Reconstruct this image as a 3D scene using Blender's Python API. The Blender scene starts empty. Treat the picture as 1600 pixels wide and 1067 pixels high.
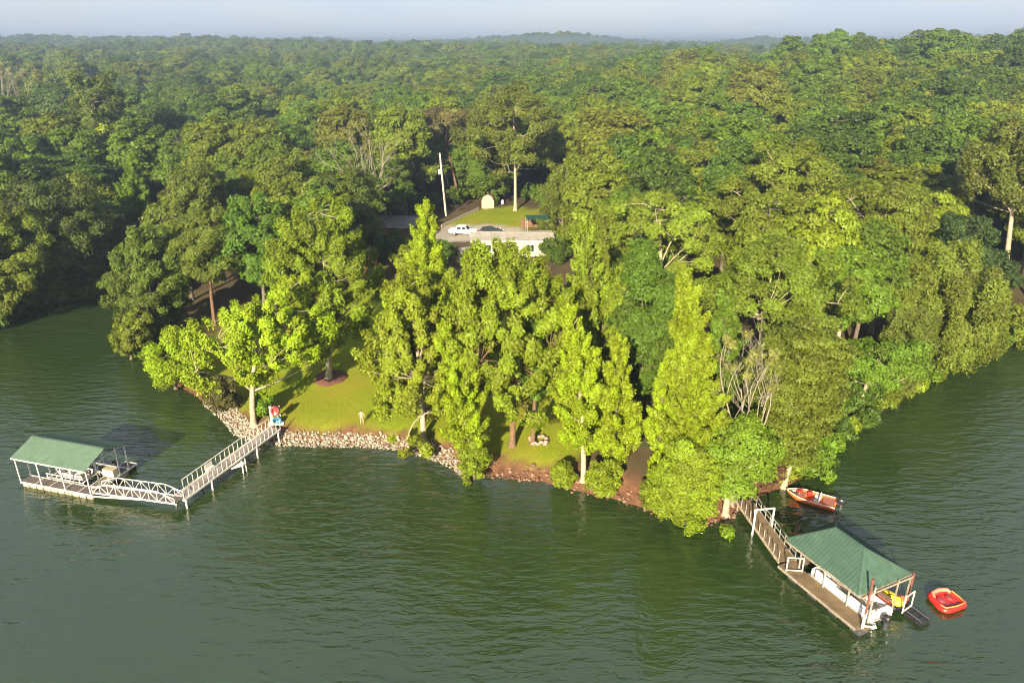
import bpy, math, random
import numpy as np
from mathutils import Vector, Matrix
random.seed(7); RNG = np.random.default_rng(7)
S = bpy.context.scene; COL = S.collection
R = math.radians

# ------------------------------------------------------------------ camera
FPX, CAMH = 1142.0, 41.0
PITCH = math.atan((533.5-68)/FPX)
cam = bpy.data.cameras.new('camera'); camo = bpy.data.objects.new('camera', cam); COL.objects.link(camo)
cam.sensor_width = 36; cam.lens = FPX/1600*36; cam.clip_start = 0.5; cam.clip_end = 20000
camo.location = (0, 0, CAMH); camo.rotation_euler = (R(90)-PITCH, 0, 0)
S.camera = camo
# ------------------------------------------------------------------ sky and sun
SUN_EL, SUN_AZ = R(22), R(196)          # azimuth clockwise from +Y
W = bpy.data.worlds.new('World'); S.world = W; W.use_nodes = True
nt = W.node_tree; nt.nodes.clear()
sky = nt.nodes.new('ShaderNodeTexSky'); sky.sky_type = 'NISHITA'; sky.sun_disc = False
sky.sun_elevation = SUN_EL; sky.sun_rotation = SUN_AZ; sky.altitude = 100
sky.air_density = 1.0; sky.dust_density = 1.6; sky.ozone_density = 1.6
bg = nt.nodes.new('ShaderNodeBackground'); bg.inputs['Strength'].default_value = 0.050
wo = nt.nodes.new('ShaderNodeOutputWorld')
# thin even cloud veil over the whole sky
tc = nt.nodes.new('ShaderNodeTexCoord'); mp = nt.nodes.new('ShaderNodeMapping'); mp.inputs['Scale'].default_value = (1.5, 1.5, 7)
nz = nt.nodes.new('ShaderNodeTexNoise'); nz.inputs['Scale'].default_value = 2.6; nz.inputs['Detail'].default_value = 6
rp = nt.nodes.new('ShaderNodeValToRGB'); rp.color_ramp.elements[0].position = 0.35; rp.color_ramp.elements[1].position = 0.75
rp.color_ramp.elements[0].color = (0.66,)*3+(1,); rp.color_ramp.elements[1].color = (1.0,)*3+(1,)
mx = nt.nodes.new('ShaderNodeMix'); mx.data_type = 'RGBA'; mx.inputs[7].default_value = (3.5, 3.9, 4.75, 1)
L = nt.links.new
L(tc.outputs['Generated'], mp.inputs[0]); L(mp.outputs[0], nz.inputs['Vector']); L(nz.outputs['Fac'], rp.inputs[0])
L(rp.outputs[0], mx.inputs[0]); L(sky.outputs[0], mx.inputs[6]); L(mx.outputs[2], bg.inputs[0]); L(bg.outputs[0], wo.inputs[0])
sun = bpy.data.lights.new('sun', 'SUN'); sun.energy = 5.0; sun.angle = R(0.53); sun.color = (1.0, 0.85, 0.60)
suno = bpy.data.objects.new('sun', sun); COL.objects.link(suno)
to_sun = Vector((math.sin(SUN_AZ)*math.cos(SUN_EL), math.cos(SUN_AZ)*math.cos(SUN_EL), math.sin(SUN_EL)))
suno.rotation_euler = to_sun.to_track_quat('Z', 'Y').to_euler(); suno.location = (-40, -100, 80)
vs = S.view_settings; vs.view_transform = 'Standard'; vs.look = 'None'; vs.gamma = 1; vs.exposure = 2.0; vs.use_curve_mapping = False
S.render.engine = 'CYCLES'
cy = S.cycles
cy.max_bounces = 5; cy.diffuse_bounces = 3; cy.glossy_bounces = 2; cy.transmission_bounces = 3; cy.transparent_max_bounces = 4; cy.volume_bounces = 0
cy.caustics_reflective = False; cy.caustics_refractive = False
cy.use_denoising = True; cy.filter_width = 1.15; cy.sample_clamp_indirect = 4
cy.use_adaptive_sampling = True; cy.adaptive_threshold = 0.02

# ------------------------------------------------------------------ measuring: a picture point to a place on the ground
CP, SP = math.cos(PITCH), math.sin(PITCH)
def ray(px, py):
    x = (px-800)/FPX; y = -(py-533.5)/FPX
    return np.array([x, CP+y*SP, -SP+y*CP])
def at(px, py, z=0.0):
    r = ray(px, py); t = (z-CAMH)/r[2]
    return Vector((r[0]*t, r[1]*t, z))
def proj(x, y, z):
    z = z-CAMH; d = y*CP-z*SP; u = y*SP+z*CP
    return 800+FPX*x/d, 533.5-FPX*u/d, d

# ------------------------------------------------------------------ tags and mesh helpers
def tag(o, label=None, cat=None, group=None, kind=None):
    if label: o['label'] = label
    if cat: o['category'] = cat
    if group: o['group'] = group
    if kind: o['kind'] = kind
    return o
def empty(name, loc=(0, 0, 0), rz=0.0):
    o = bpy.data.objects.new(name, None); COL.objects.link(o); o.empty_display_size = 0.3
    o.location = loc; o.rotation_euler = (0, 0, rz); return o
def link(name, me, parent=None):
    o = bpy.data.objects.new(name, me); COL.objects.link(o)
    if parent: o.parent = parent
    return o
def np_mesh(name, v, quads, mat=None, smooth=False, tone=None):
    me = bpy.data.meshes.new(name); v = np.asarray(v, np.float32); quads = np.asarray(quads, np.int32)
    n, k = quads.shape
    me.vertices.add(len(v)); me.vertices.foreach_set('co', v.ravel())
    me.loops.add(n*k); me.loops.foreach_set('vertex_index', quads.ravel())
    me.polygons.add(n); me.polygons.foreach_set('loop_start', np.arange(0, n*k, k, dtype=np.int32))
    if smooth: me.polygons.foreach_set('use_smooth', np.ones(n, bool))
    if tone is not None:
        a = me.attributes.new('tone', 'FLOAT', 'FACE'); a.data.foreach_set('value', np.asarray(tone, np.float32))
    me.update(calc_edges=True)
    if mat: me.materials.append(mat)
    return me
class MB:
    def __init__(s): s.v = []; s.f = []; s.sm = []
    def add(s, vs, fs, smooth=False):
        b = len(s.v); s.v += [tuple(p) for p in vs]; s.f += [tuple(i+b for i in f) for f in fs]; s.sm += [smooth]*len(fs); return s
    def box(s, c, d, rz=0.0, rx=0.0, ry=0.0, taper=1.0):
        m = Matrix.Translation(c) @ Matrix.Rotation(rz, 4, 'Z') @ Matrix.Rotation(ry, 4, 'Y') @ Matrix.Rotation(rx, 4, 'X')
        hx, hy, hz = d[0]/2, d[1]/2, d[2]/2
        vs = [m @ Vector((x*(taper if z > 0 else 1), y*(taper if z > 0 else 1), z)) for z in (-hz, hz) for x, y in ((-hx, -hy), (hx, -hy), (hx, hy), (-hx, hy))]
        return s.add(vs, [(3, 2, 1, 0), (4, 5, 6, 7), (0, 1, 5, 4), (1, 2, 6, 5), (2, 3, 7, 6), (3, 0, 4, 7)])
    def bar(s, p, q, w, h=None, up=(0, 0, 1)):
        p, q = Vector(p), Vector(q); h = h or w; d = (q-p).normalized(); u = Vector(up)
        if abs(d.dot(u)) > 0.98: u = Vector((0, 1, 0))
        a = d.cross(u).normalized()*w/2; b = a.cross(d).normalized()*h/2
        vs = [e+x*a+y*b for e in (p, q) for x, y in ((-1, -1), (1, -1), (1, 1), (-1, 1))]
        return s.add(vs, [(0, 1, 2, 3), (7, 6, 5, 4), (0, 4, 5, 1), (1, 5, 6, 2), (2, 6, 7, 3), (3, 7, 4, 0)])
    def tube(s, pts, rad, n=8, cap=True):
        pts = [Vector(p) for p in pts]
        if not hasattr(rad, '__len__'): rad = [rad]*len(pts)
        vs = []; u0 = None
        for i, p in enumerate(pts):
            d = (pts[min(i+1, len(pts)-1)]-pts[max(i-1, 0)]).normalized()
            if u0 is None: u0 = d.orthogonal().normalized()
            u0 = (u0-d*u0.dot(d)).normalized(); w = d.cross(u0)
            for k in range(n):
                a = 2*math.pi*k/n; vs.append(p+(u0*math.cos(a)+w*math.sin(a))*rad[i])
        fs = [(i*n+k, i*n+(k+1) % n, (i+1)*n+(k+1) % n, (i+1)*n+k) for i in range(len(pts)-1) for k in range(n)]
        s.add(vs, fs, True)
        if cap:
            b = len(pts)-1
            s.add(vs[:n], [tuple(reversed(range(n)))]); s.add(vs[b*n:], [tuple(range(n))])
        return s
    def prism(s, poly, z0, z1):
        n = len(poly); vs = [(x, y, z0) for x, y in poly]+[(x, y, z1) for x, y in poly]
        return s.add(vs, [tuple(reversed(range(n))), tuple(range(n, 2*n))]+[(i, (i+1) % n, n+(i+1) % n, n+i) for i in range(n)])
    def slab(s, quad, t):
        """a sheet over any planar polygon, t thick downwards"""
        n = len(quad); q = [Vector(p) for p in quad]; nn = (q[1]-q[0]).cross(q[2]-q[0]).normalized()
        if nn.z < 0: nn = -nn
        lo = [p-nn*t for p in q]
        return s.add(q+lo, [tuple(range(n)), tuple(reversed(range(n, 2*n)))]+[(i, (i+1) % n, n+(i+1) % n, n+i) for i in range(n)])
    def ball(s, c, r, n=10, m=6):
        r = r if hasattr(r, '__len__') else (r, r, r); vs = []; fs = []
        for i in range(m+1):
            for k in range(n):
                a, b = math.pi*i/m, 2*math.pi*k/n
                vs.append((c[0]+r[0]*math.sin(a)*math.cos(b), c[1]+r[1]*math.sin(a)*math.sin(b), c[2]+r[2]*math.cos(a)))
        for i in range(m):
            for k in range(n): fs.append((i*n+k, (i+1)*n+k, (i+1)*n+(k+1) % n, i*n+(k+1) % n))
        return s.add(vs, fs, True)
    def loft(s, rings, close=True, caps=True):
        n = len(rings[0]); vs = [p for r in rings for p in r]; kk = n if close else n-1
        s.add(vs, [(i*n+k, i*n+(k+1) % n, (i+1)*n+(k+1) % n, (i+1)*n+k) for i in range(len(rings)-1) for k in range(kk)], True)
        if caps: s.add(rings[0], [tuple(reversed(range(n)))]); s.add(rings[-1], [tuple(range(n))])
        return s
    def build(s, name, mat, parent=None, bevel=0.0):
        me = bpy.data.meshes.new(name); me.from_pydata(s.v, [], s.f)
        me.polygons.foreach_set('use_smooth', s.sm); me.materials.append(mat); me.update()
        o = link(name, me, parent)
        if bevel:
            b = o.modifiers.new('bevel', 'BEVEL'); b.width = bevel; b.segments = 2; b.limit_method = 'ANGLE'
        return o
def box(name, mat, parent, c, d, **k):
    bv = k.pop('bevel', 0.0); return MB().box(c, d, **k).build(name, mat, parent, bv)
def bar(name, mat, parent, p, q, w, h=None): return MB().bar(p, q, w, h).build(name, mat, parent)
def tube(name, mat, parent, pts, r, n=8): return MB().tube(pts, r, n).build(name, mat, parent)

# ------------------------------------------------------------------ materials
def mat_base(name):
    m = bpy.data.materials.new(name); m.use_nodes = True; t = m.node_tree; return m, t, t.nodes['Principled BSDF'], t.nodes.new, t.links.new
def plain(name, col, rough=0.6, var=0.18, scale=3.0, bump=0.0, bscale=30.0, metal=0.0, dirt=None):
    m, t, p, N, K = mat_base(name)
    c = N('ShaderNodeTexCoord'); n = N('ShaderNodeTexNoise'); n.inputs['Scale'].default_value = scale; n.inputs['Detail'].default_value = 6
    n.inputs['Roughness'].default_value = 0.65
    K(c.outputs['Object'], n.inputs['Vector'])
    r = N('ShaderNodeValToRGB'); e = r.color_ramp.elements; e[0].position = 0.3; e[1].position = 0.72
    d = dirt or tuple(x*(1-2*var) for x in col)
    e[0].color = tuple(d)+(1,); e[1].color = tuple(min(1, x*(1+var*0.5)) for x in col)+(1,)
    K(n.outputs['Fac'], r.inputs[0]); K(r.outputs[0], p.inputs['Base Color'])
    p.inputs['Roughness'].default_value = rough; p.inputs['Metallic'].default_value = metal
    if bump:
        b = N('ShaderNodeBump'); b.inputs['Strength'].default_value = bump; n2 = N('ShaderNodeTexNoise'); n2.inputs['Scale'].default_value = bscale
        K(c.outputs['Object'], n2.inputs['Vector']); K(n2.outputs['Fac'], b.inputs['Height']); b.inputs['Distance'].default_value = 0.05; K(b.outputs[0], p.inputs['Normal'])
    return m
def planked(name, col, axis=0, width=0.14):
    m, t, p, N, K = mat_base(name)
    c = N('ShaderNodeTexCoord'); w = N('ShaderNodeTexWave'); w.wave_type = 'BANDS'; w.bands_direction = 'XYZ'[axis]; w.wave_profile = 'SAW'
    w.inputs['Scale'].default_value = 2*math.pi/(20*width)
    K(c.outputs['Object'], w.inputs['Vector'])
    n = N('ShaderNodeTexNoise'); n.inputs['Scale'].default_value = 1.6; n.inputs['Detail'].default_value = 6; K(c.outputs['Object'], n.inputs['Vector'])
    r = N('ShaderNodeValToRGB'); e = r.color_ramp.elements; e[0].position = 0.3; e[1].position = 0.75
    e[0].color = tuple(x*0.6 for x in col)+(1,); e[1].color = tuple(x*1.15 for x in col)+(1,)
    K(n.outputs['Fac'], r.inputs[0])
    g = N('ShaderNodeValToRGB'); e = g.color_ramp.elements; e[0].position = 0.0; e[0].color = (0.35,)*3+(1,); e[1].position = 0.12; e[1].color = (1, 1, 1, 1)
    K(w.outputs['Fac'], g.inputs[0])
    x = N('ShaderNodeMix'); x.data_type = 'RGBA'; x.blend_type = 'MULTIPLY'; x.inputs[0].default_value = 1
    K(r.outputs[0], x.inputs[6]); K(g.outputs[0], x.inputs[7]); K(x.outputs[2], p.inputs['Base Color']); p.inputs['Roughness'].default_value = 0.75
    b = N('ShaderNodeBump'); b.inputs['Distance'].default_value = 0.01; K(g.outputs[0], b.inputs['Height']); K(b.outputs[0], p.inputs['Normal'])
    return m
def leaf_mat(name, trans=0.26):
    m, t, p, N, K = mat_base(name)
    oi = N('ShaderNodeObjectInfo'); ge = N('ShaderNodeNewGeometry'); at_ = N('ShaderNodeAttribute'); at_.attribute_name = 'tone'
    h = N('ShaderNodeHueSaturation')
    def mth(op, a, b):
        q = N('ShaderNodeMath'); q.operation = op
        for i, v in enumerate((a, b)):
            if isinstance(v, (int, float)): q.inputs[i].default_value = v
            else: K(v, q.inputs[i])
        return q.outputs[0]
    ti = N('ShaderNodeAttribute'); ti.attribute_type = 'INSTANCER'; ti.attribute_name = 'tint'; ad = N('ShaderNodeMix'); ad.data_type = 'RGBA'; ad.blend_type = 'ADD'; ad.inputs[0].default_value = 1; ad.clamp_result = False
    K(oi.outputs['Color'], ad.inputs[6]); K(ti.outputs['Color'], ad.inputs[7]); K(ad.outputs[2], h.inputs['Color'])
    K(mth('ADD', 0.488, mth('ADD', mth('MULTIPLY', oi.outputs['Random'], 0.014), mth('MULTIPLY', at_.outputs['Fac'], 0.016))), h.inputs['Hue'])
    v = mth('ADD', 0.54, mth('ADD', mth('MULTIPLY', ge.outputs['Random Per Island'], 0.42), mth('MULTIPLY', at_.outputs['Fac'], 0.48)))
    K(mth('MULTIPLY', v, mth('ADD', 0.86, mth('MULTIPLY', oi.outputs['Random'], 0.28))), h.inputs['Value'])
    K(h.outputs[0], p.inputs['Base Color']); p.inputs['Roughness'].default_value = 0.55; p.inputs['Specular IOR Level'].default_value = 0.25
    tr = N('ShaderNodeBsdfTranslucent'); g2 = N('ShaderNodeHueSaturation'); g2.inputs['Hue'].default_value = 0.488; g2.inputs['Saturation'].default_value = 1.1; g2.inputs['Value'].default_value = 1.25
    K(h.outputs[0], g2.inputs['Color']); K(g2.outputs[0], tr.inputs[0])
    ms = N('ShaderNodeMixShader'); ms.inputs[0].default_value = trans; K(p.outputs[0], ms.inputs[1]); K(tr.outputs[0], ms.inputs[2])
    K(ms.outputs[0], t.nodes['Material Output'].inputs[0]); return m
LEAF = leaf_mat('leaves')
BARK = {'grey': plain('bark_grey', (0.128, 0.105, 0.075), 0.9, 0.3, 2.5, 0.6, 18), 'pale': plain('bark_pale', (0.352, 0.300, 0.217), 0.8, 0.25, 1.8, 0.4, 12, dirt=(0.165, 0.135, 0.090)),
        'brown': plain('bark_brown', (0.150, 0.086, 0.045), 0.9, 0.3, 3, 0.6, 18), 'dead': plain('bark_dead', (0.235, 0.210, 0.160), 0.9, 0.25, 2, 0.4, 14)}
M_WHITE = plain('white_painted_metal', (0.686, 0.669, 0.634), 0.45, 0.12, 2.0, dirt=(0.484, 0.440, 0.370))
M_GREENROOF_L = plain('sage_green_metal', (0.084, 0.138, 0.090), 0.6, 0.16, 1.3, dirt=(0.066, 0.110, 0.073))
M_GREENROOF = plain('green_metal', (0.044, 0.088, 0.061), 0.6, 0.2, 1.4, dirt=(0.030, 0.060, 0.043))
M_DECK_DARK = plain('dark_composite_deck', (0.105, 0.088, 0.082), 0.8, 0.2, 3.0, 0.2, 40)
M_DECK_BROWN = planked('brown_deck_boards', (0.154, 0.105, 0.058), 0, 0.14)
M_FLOAT = plain('weathered_float', (0.42, 0.36, 0.26), 0.8, 0.3, 2.5, dirt=(0.12, 0.09, 0.06))
M_BLACK = plain('black_plastic', (0.018, 0.018, 0.02), 0.35, 0.1)
M_DARKGREY = plain('dark_grey', (0.06, 0.06, 0.065), 0.5, 0.15)
M_RUST = plain('rusty_steel', (0.17, 0.055, 0.04), 0.8, 0.3, 6, 0.3, 40)
M_GALV = plain('galvanised_steel', (0.42, 0.41, 0.39), 0.45, 0.15, 4, metal=0.3)
M_GEL = plain('white_gelcoat', (0.80, 0.79, 0.76), 0.25, 0.06)
M_VINYL = plain('ivory_vinyl', (0.72, 0.68, 0.60), 0.5, 0.1, 4)
M_ALU = plain('aluminium', (0.62, 0.62, 0.63), 0.32, 0.08, metal=0.7)
M_ORANGE = plain('orange_hull', (0.60, 0.135, 0.045), 0.25, 0.08)
M_RED = plain('red_vinyl', (0.465, 0.019, 0.015), 0.35, 0.1)
M_REDLIGHT = plain('pale_red_vinyl', (0.75, 0.20, 0.12), 0.35, 0.1)
M_MAROON = plain('maroon_plastic', (0.21, 0.03, 0.035), 0.45, 0.2)
M_BLUE = plain('blue_plastic', (0.03, 0.16, 0.27), 0.45, 0.2)
M_YELLOW = plain('yellow_vinyl', (0.72, 0.52, 0.03), 0.4, 0.1)
M_CREAM = plain('cream_siding', (0.36, 0.32, 0.24), 0.7, 0.12)
M_SKIN = plain('skin', (0.52, 0.30, 0.19), 0.55, 0.05)
M_GLASS = plain('dark_glass', (0.02, 0.025, 0.03), 0.08, 0.05)
M_BROWNWALL = planked('brown_siding', (0.20, 0.09, 0.05), 2, 0.2)
M_SHINGLE = planked('grey_shingles', (0.21, 0.195, 0.19), 1, 0.2)
M_WOOD = plain('weathered_lumber', (0.22, 0.12, 0.07), 0.8, 0.3, 4, 0.3, 30)
M_TAN = plain('tan_plywood', (0.364, 0.294, 0.196), 0.75, 0.18, 2.5)
M_TIMBER = plain('grey_timber', (0.26, 0.22, 0.17), 0.85, 0.25, 4, 0.3, 25)
M_POLE = plain('bleached_pole', (0.56, 0.50, 0.41), 0.8, 0.2, 3, 0.3, 20)
M_CARPAINT = plain('white_car_paint', (0.78, 0.78, 0.77), 0.2, 0.04)
M_CARDARK = plain('dark_car_paint', (0.035, 0.04, 0.05), 0.2, 0.05)
M_RUBBER = plain('tyre_rubber', (0.02, 0.02, 0.02), 0.8, 0.1)
M_MULCH = plain('bark_mulch', (0.125, 0.05, 0.032), 0.95, 0.4, 14, 1.0, 25)
M_TEAL = plain('dark_green_cover', (0.007, 0.042, 0.030), 0.5, 0.1)
def stone_mat(name, cols):
    m, t, p, N, K = mat_base(name); g = N('ShaderNodeNewGeometry'); r = N('ShaderNodeValToRGB'); r.color_ramp.interpolation = 'CONSTANT'
    while len(r.color_ramp.elements) < len(cols): r.color_ramp.elements.new(0.5)
    for i, c in enumerate(cols): r.color_ramp.elements[i].position = i/len(cols); r.color_ramp.elements[i].color = c+(1,)
    K(g.outputs['Random Per Island'], r.inputs[0]); n = N('ShaderNodeTexNoise'); n.inputs['Scale'].default_value = 9; c = N('ShaderNodeTexCoord'); K(c.outputs['Object'], n.inputs['Vector'])
    x = N('ShaderNodeMix'); x.data_type = 'RGBA'; x.blend_type = 'MULTIPLY'; x.inputs[0].default_value = 0.5; K(r.outputs[0], x.inputs[6]); K(n.outputs['Fac'], x.inputs[7])
    K(x.outputs[2], p.inputs['Base Color']); p.inputs['Roughness'].default_value = 0.9; return m
M_RIPRAP = stone_mat('limestone', [(0.33, 0.29, 0.23), (0.23, 0.195, 0.15), (0.38, 0.34, 0.28), (0.19, 0.155, 0.12), (0.29, 0.245, 0.19), (0.35, 0.31, 0.25)])
M_REDROCK = stone_mat('red_bank_rock', [(0.150, 0.064, 0.038), (0.210, 0.105, 0.068), (0.105, 0.045, 0.030), (0.270, 0.180, 0.128), (0.135, 0.075, 0.053)])

# ------------------------------------------------------------------ shoreline and terrain
def gp(px, py): p = at(px, py); return (p.x, p.y)
SH = [(-3000, -200), (-125, -20), (-104, 30), (-97, 62), (-92, 85), (-86, 97), gp(0, 512), gp(60, 480), gp(110, 471), gp(150, 466), gp(180, 456),
      (-71, 131), (-75, 150), (-70, 152), (-63, 136), (-58, 116), (-55, 104), (-53.5, 97), gp(222, 568), gp(248, 592), gp(290, 610), gp(320, 630), gp(350, 656), gp(368, 678), gp(400, 691), gp(440, 695),
      gp(500, 697), gp(560, 697), gp(620, 702), gp(660, 711), gp(700, 726), gp(725, 742), gp(760, 745), gp(790, 747), gp(850, 754), gp(900, 768), gp(960, 780),
      gp(1010, 797), gp(1060, 814), gp(1100, 820), gp(1140, 811), gp(1163, 793), gp(1195, 772), gp(1228, 762), gp(1262, 744), gp(1285, 718), gp(1310, 688), gp(1350, 655), gp(1390, 638),
      gp(1430, 602), gp(1500, 570), gp(1560, 546), gp(1600, 535), (92, 106), (120, 112), (200, 100), (500, 60), (3000, -200), (3000, 9000), (-3000, 9000)]
SH = np.array([tuple(p) for p in SH])
def inland(x, y):
    """signed distance to the water's edge, positive on land"""
    x = np.atleast_1d(np.asarray(x, float)); y = np.atleast_1d(np.asarray(y, float)); best = np.full(x.shape, 1e9); ins = np.zeros(x.shape, bool)
    A = SH; B = np.roll(SH, -1, 0)
    for (ax, ay), (bx, by) in zip(A, B):
        dx, dy = bx-ax, by-ay; t = np.clip(((x-ax)*dx+(y-ay)*dy)/(dx*dx+dy*dy), 0, 1)
        best = np.minimum(best, np.hypot(x-ax-t*dx, y-ay-t*dy))
        c = ((ay > y) != (by > y)) & (x < (bx-ax)*(y-ay)/(by-ay+1e-12)+ax); ins ^= c
    return np.where(ins, best, -best)
def sst(a, b, x): t = np.clip((x-a)/(b-a), 0, 1); return t*t*(3-2*t)
def wob(x, y, k, s): return np.sin(x*k+s)*np.cos(y*k*1.13+2.1*s)+0.5*np.sin(x*k*2.1-y*k*1.7+s*3)+0.3*np.cos(x*k*4.3+y*k*3.9+s)
def terrain(x, y, d=None):
    x = np.atleast_1d(np.asarray(x, float)); y = np.atleast_1d(np.asarray(y, float))
    if d is None: d = inland(x, y)
    dp = np.maximum(d, 0)
    h = 1.25*sst(0, 3.2, dp)+8.5*(1-np.exp(-np.maximum(dp-3, 0)/75))
    h += 13.5*np.exp(-((x-165)/110)**2-((y-275)/110)**2)*sst(5, 60, dp)
    h += 4*np.exp(-((x-60)/60)**2-((y-230)/80)**2)*sst(5, 60, dp)
    h -= 5.0*np.exp(-((x+70)/130)**2-((y-330)/150)**2)*sst(5, 60, dp)
    far = sst(350, 1000, y); h += far*(6.0+7.5*wob(x*0.7, y, 0.0052, 1.3)+2.0*wob(x, y, 0.011, 4))
    h += sst(20, 90, dp)*1.1*wob(x, y, 0.03, 0.7)
    h += far*(2.6*np.sin(x*0.013+0.6)+2.0*np.sin(x*0.0061+y*0.004))-2.5*sst(600, 900, y)*np.exp(-((x-120)/260)**2)
    h += sst(1250, 1650, y)*(5+7*sst(-300, -800, x)+4*sst(300, 900, x)+2.2*np.sin(x*0.009))
    h = np.where(d > 0, h+0.06*wob(x, y, 0.55, 2)*sst(1, 5, dp), np.maximum(-3.0, d*0.45))
    return h
def ground(x, y): return float(terrain(x, y)[0])
def on_land(px, py):
    """where the sight line through a picture point meets the terrain"""
    r = ray(px, py); t = np.linspace(30, 400, 3000); h = terrain(r[0]*t, r[1]*t); z = CAMH+r[2]*t
    i = int(np.argmax(z < h)); return Vector((r[0]*t[i], r[1]*t[i], float(h[i])))
def spaced(lo, hi, step, out_lo, out_hi, g=1.13):
    a = list(np.arange(lo, hi+1e-6, step)); s = step
    while a[-1] < out_hi: s *= g; a.append(a[-1]+s)
    s = step
    while a[0] > out_lo: s *= g; a.insert(0, a[0]-s)
    return np.array(a)
gx = spaced(-100, 100, 1.0, -3200, 3200); gy = spaced(50, 165, 0.9, -300, 4200, 1.10)
GX, GY = np.meshgrid(gx, gy); fx, fy = GX.ravel(), GY.ravel(); D = inland(fx, fy); fz = terrain(fx, fy, D)
nx, ny = len(gx), len(gy); idx = np.arange(nx*ny).reshape(ny, nx)
Q = np.stack([idx[:-1, :-1], idx[:-1, 1:], idx[1:, 1:], idx[1:, :-1]], -1).reshape(-1, 4)
def in_poly(x, y, poly):
    ins = np.zeros(x.shape, bool)
    for (ax, ay), (bx, by) in zip(poly, poly[1:]+poly[:1]):
        ins ^= ((ay > y) != (by > y)) & (x < (bx-ax)*(y-ay)/(by-ay+1e-12)+ax)
    return ins
def soft_mask(x, y, poly, w=2.5):
    best = np.full(x.shape, 1e9)
    for (ax, ay), (bx, by) in zip(poly, poly[1:]+poly[:1]):
        dx, dy = bx-ax, by-ay; t = np.clip(((x-ax)*dx+(y-ay)*dy)/(dx*dx+dy*dy), 0, 1); best = np.minimum(best, np.hypot(x-ax-t*dx, y-ay-t*dy))
    s = np.where(in_poly(x, y, poly), best, -best)+1.0*wob(x, y, 0.5, 1.0); return sst(-w/2, w/2, s)
LAWN = [tuple(on_land(*p)[:2]) for p in ((296, 575), (352, 645), (450, 680), (560, 686), (640, 690), (715, 716), (860, 742), (905, 735), (915, 690), (870, 600), (860, 500), (780, 430), (620, 440), (500, 455), (420, 470), (340, 520))]
YARD = [tuple(on_land(*p)[:2]) for p in ((690, 352), (752, 326), (800, 322), (850, 330), (860, 352), (800, 362), (720, 366))]
DRIVE = [tuple(on_land(*p)[:2]) for p in ((640, 372), (705, 352), (760, 350), (812, 356), (815, 372), (700, 378))]
dm = D+0.5*wob(fx, fy, 0.8, 3)
lawn = np.maximum(soft_mask(fx, fy, LAWN), soft_mask(fx, fy, YARD))*sst(1.6, 3.0, dm); drive = soft_mask(fx, fy, DRIVE, 1.5)
clay = (1-sst(2.0, 4.5, dm))*np.where((fx > 29) | (fx < -46), 0.15, 1.0)
gme = np_mesh('ground', np.stack([fx, fy, fz], -1), Q, None, True)
for nm, arr in (('lawn', lawn), ('drive', drive), ('clay', clay)):
    a = gme.attributes.new(nm, 'FLOAT', 'POINT'); a.data.foreach_set('value', arr.astype(np.float32))
def ground_mat():
    m, t, p, N, K = mat_base('ground')
    c = N('ShaderNodeTexCoord')
    def noise(s, d=6):
        n = N('ShaderNodeTexNoise'); n.inputs['Scale'].default_value = s; n.inputs['Detail'].default_value = d; K(c.outputs['Object'], n.inputs['Vector']); return n.outputs['Fac']
    def ramp(f, stops):
        r = N('ShaderNodeValToRGB')
        while len(r.color_ramp.elements) < len(stops): r.color_ramp.elements.new(0.5)
        for e, (po, co) in zip(r.color_ramp.elements, stops): e.position = po; e.color = co+(1,)
        K(f, r.inputs[0]); return r.outputs[0]
    def mix(f, a, b):
        x = N('ShaderNodeMix'); x.data_type = 'RGBA'; K(f, x.inputs[0]); K(a, x.inputs[6]); K(b, x.inputs[7]); return x.outputs[2]
    def att(n): a = N('ShaderNodeAttribute'); a.attribute_name = n; return a.outputs['Fac']
    floor = ramp(noise(0.35), [(0.3, (0.045, 0.035, 0.018)), (0.55, (0.075, 0.055, 0.03)), (0.75, (0.04, 0.055, 0.018))])
    grass = mix(ramp(noise(0.16, 4), [(0.38, (0,)*3), (0.68, (1,)*3)]), ramp(noise(2.8), [(0.3, (0.096, 0.138, 0.007)), (0.7, (0.165, 0.202, 0.009))]), ramp(noise(5), [(0.3, (0.140, 0.142, 0.012)), (0.7, (0.205, 0.190, 0.020))]))
    cl = ramp(noise(1.6), [(0.3, (0.075, 0.038, 0.022)), (0.7, (0.15, 0.075, 0.042))])
    dr = ramp(noise(3), [(0.3, (0.20, 0.18, 0.15)), (0.7, (0.30, 0.27, 0.23))])
    x = mix(att('clay'), floor, cl); x = mix(att('lawn'), x, grass); x = mix(att('drive'), x, dr)
    K(x, p.inputs['Base Color']); p.inputs['Roughness'].default_value = 0.95; p.inputs['Specular IOR Level'].default_value = 0.1
    b = N('ShaderNodeBump'); b.inputs['Strength'].default_value = 0.7; b.inputs['Distance'].default_value = 0.12; K(noise(7, 8), b.inputs['Height']); K(b.outputs[0], p.inputs['Normal'])
    return m
gme.materials.append(ground_mat())
tag(link('ground', gme), kind='structure')

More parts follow.
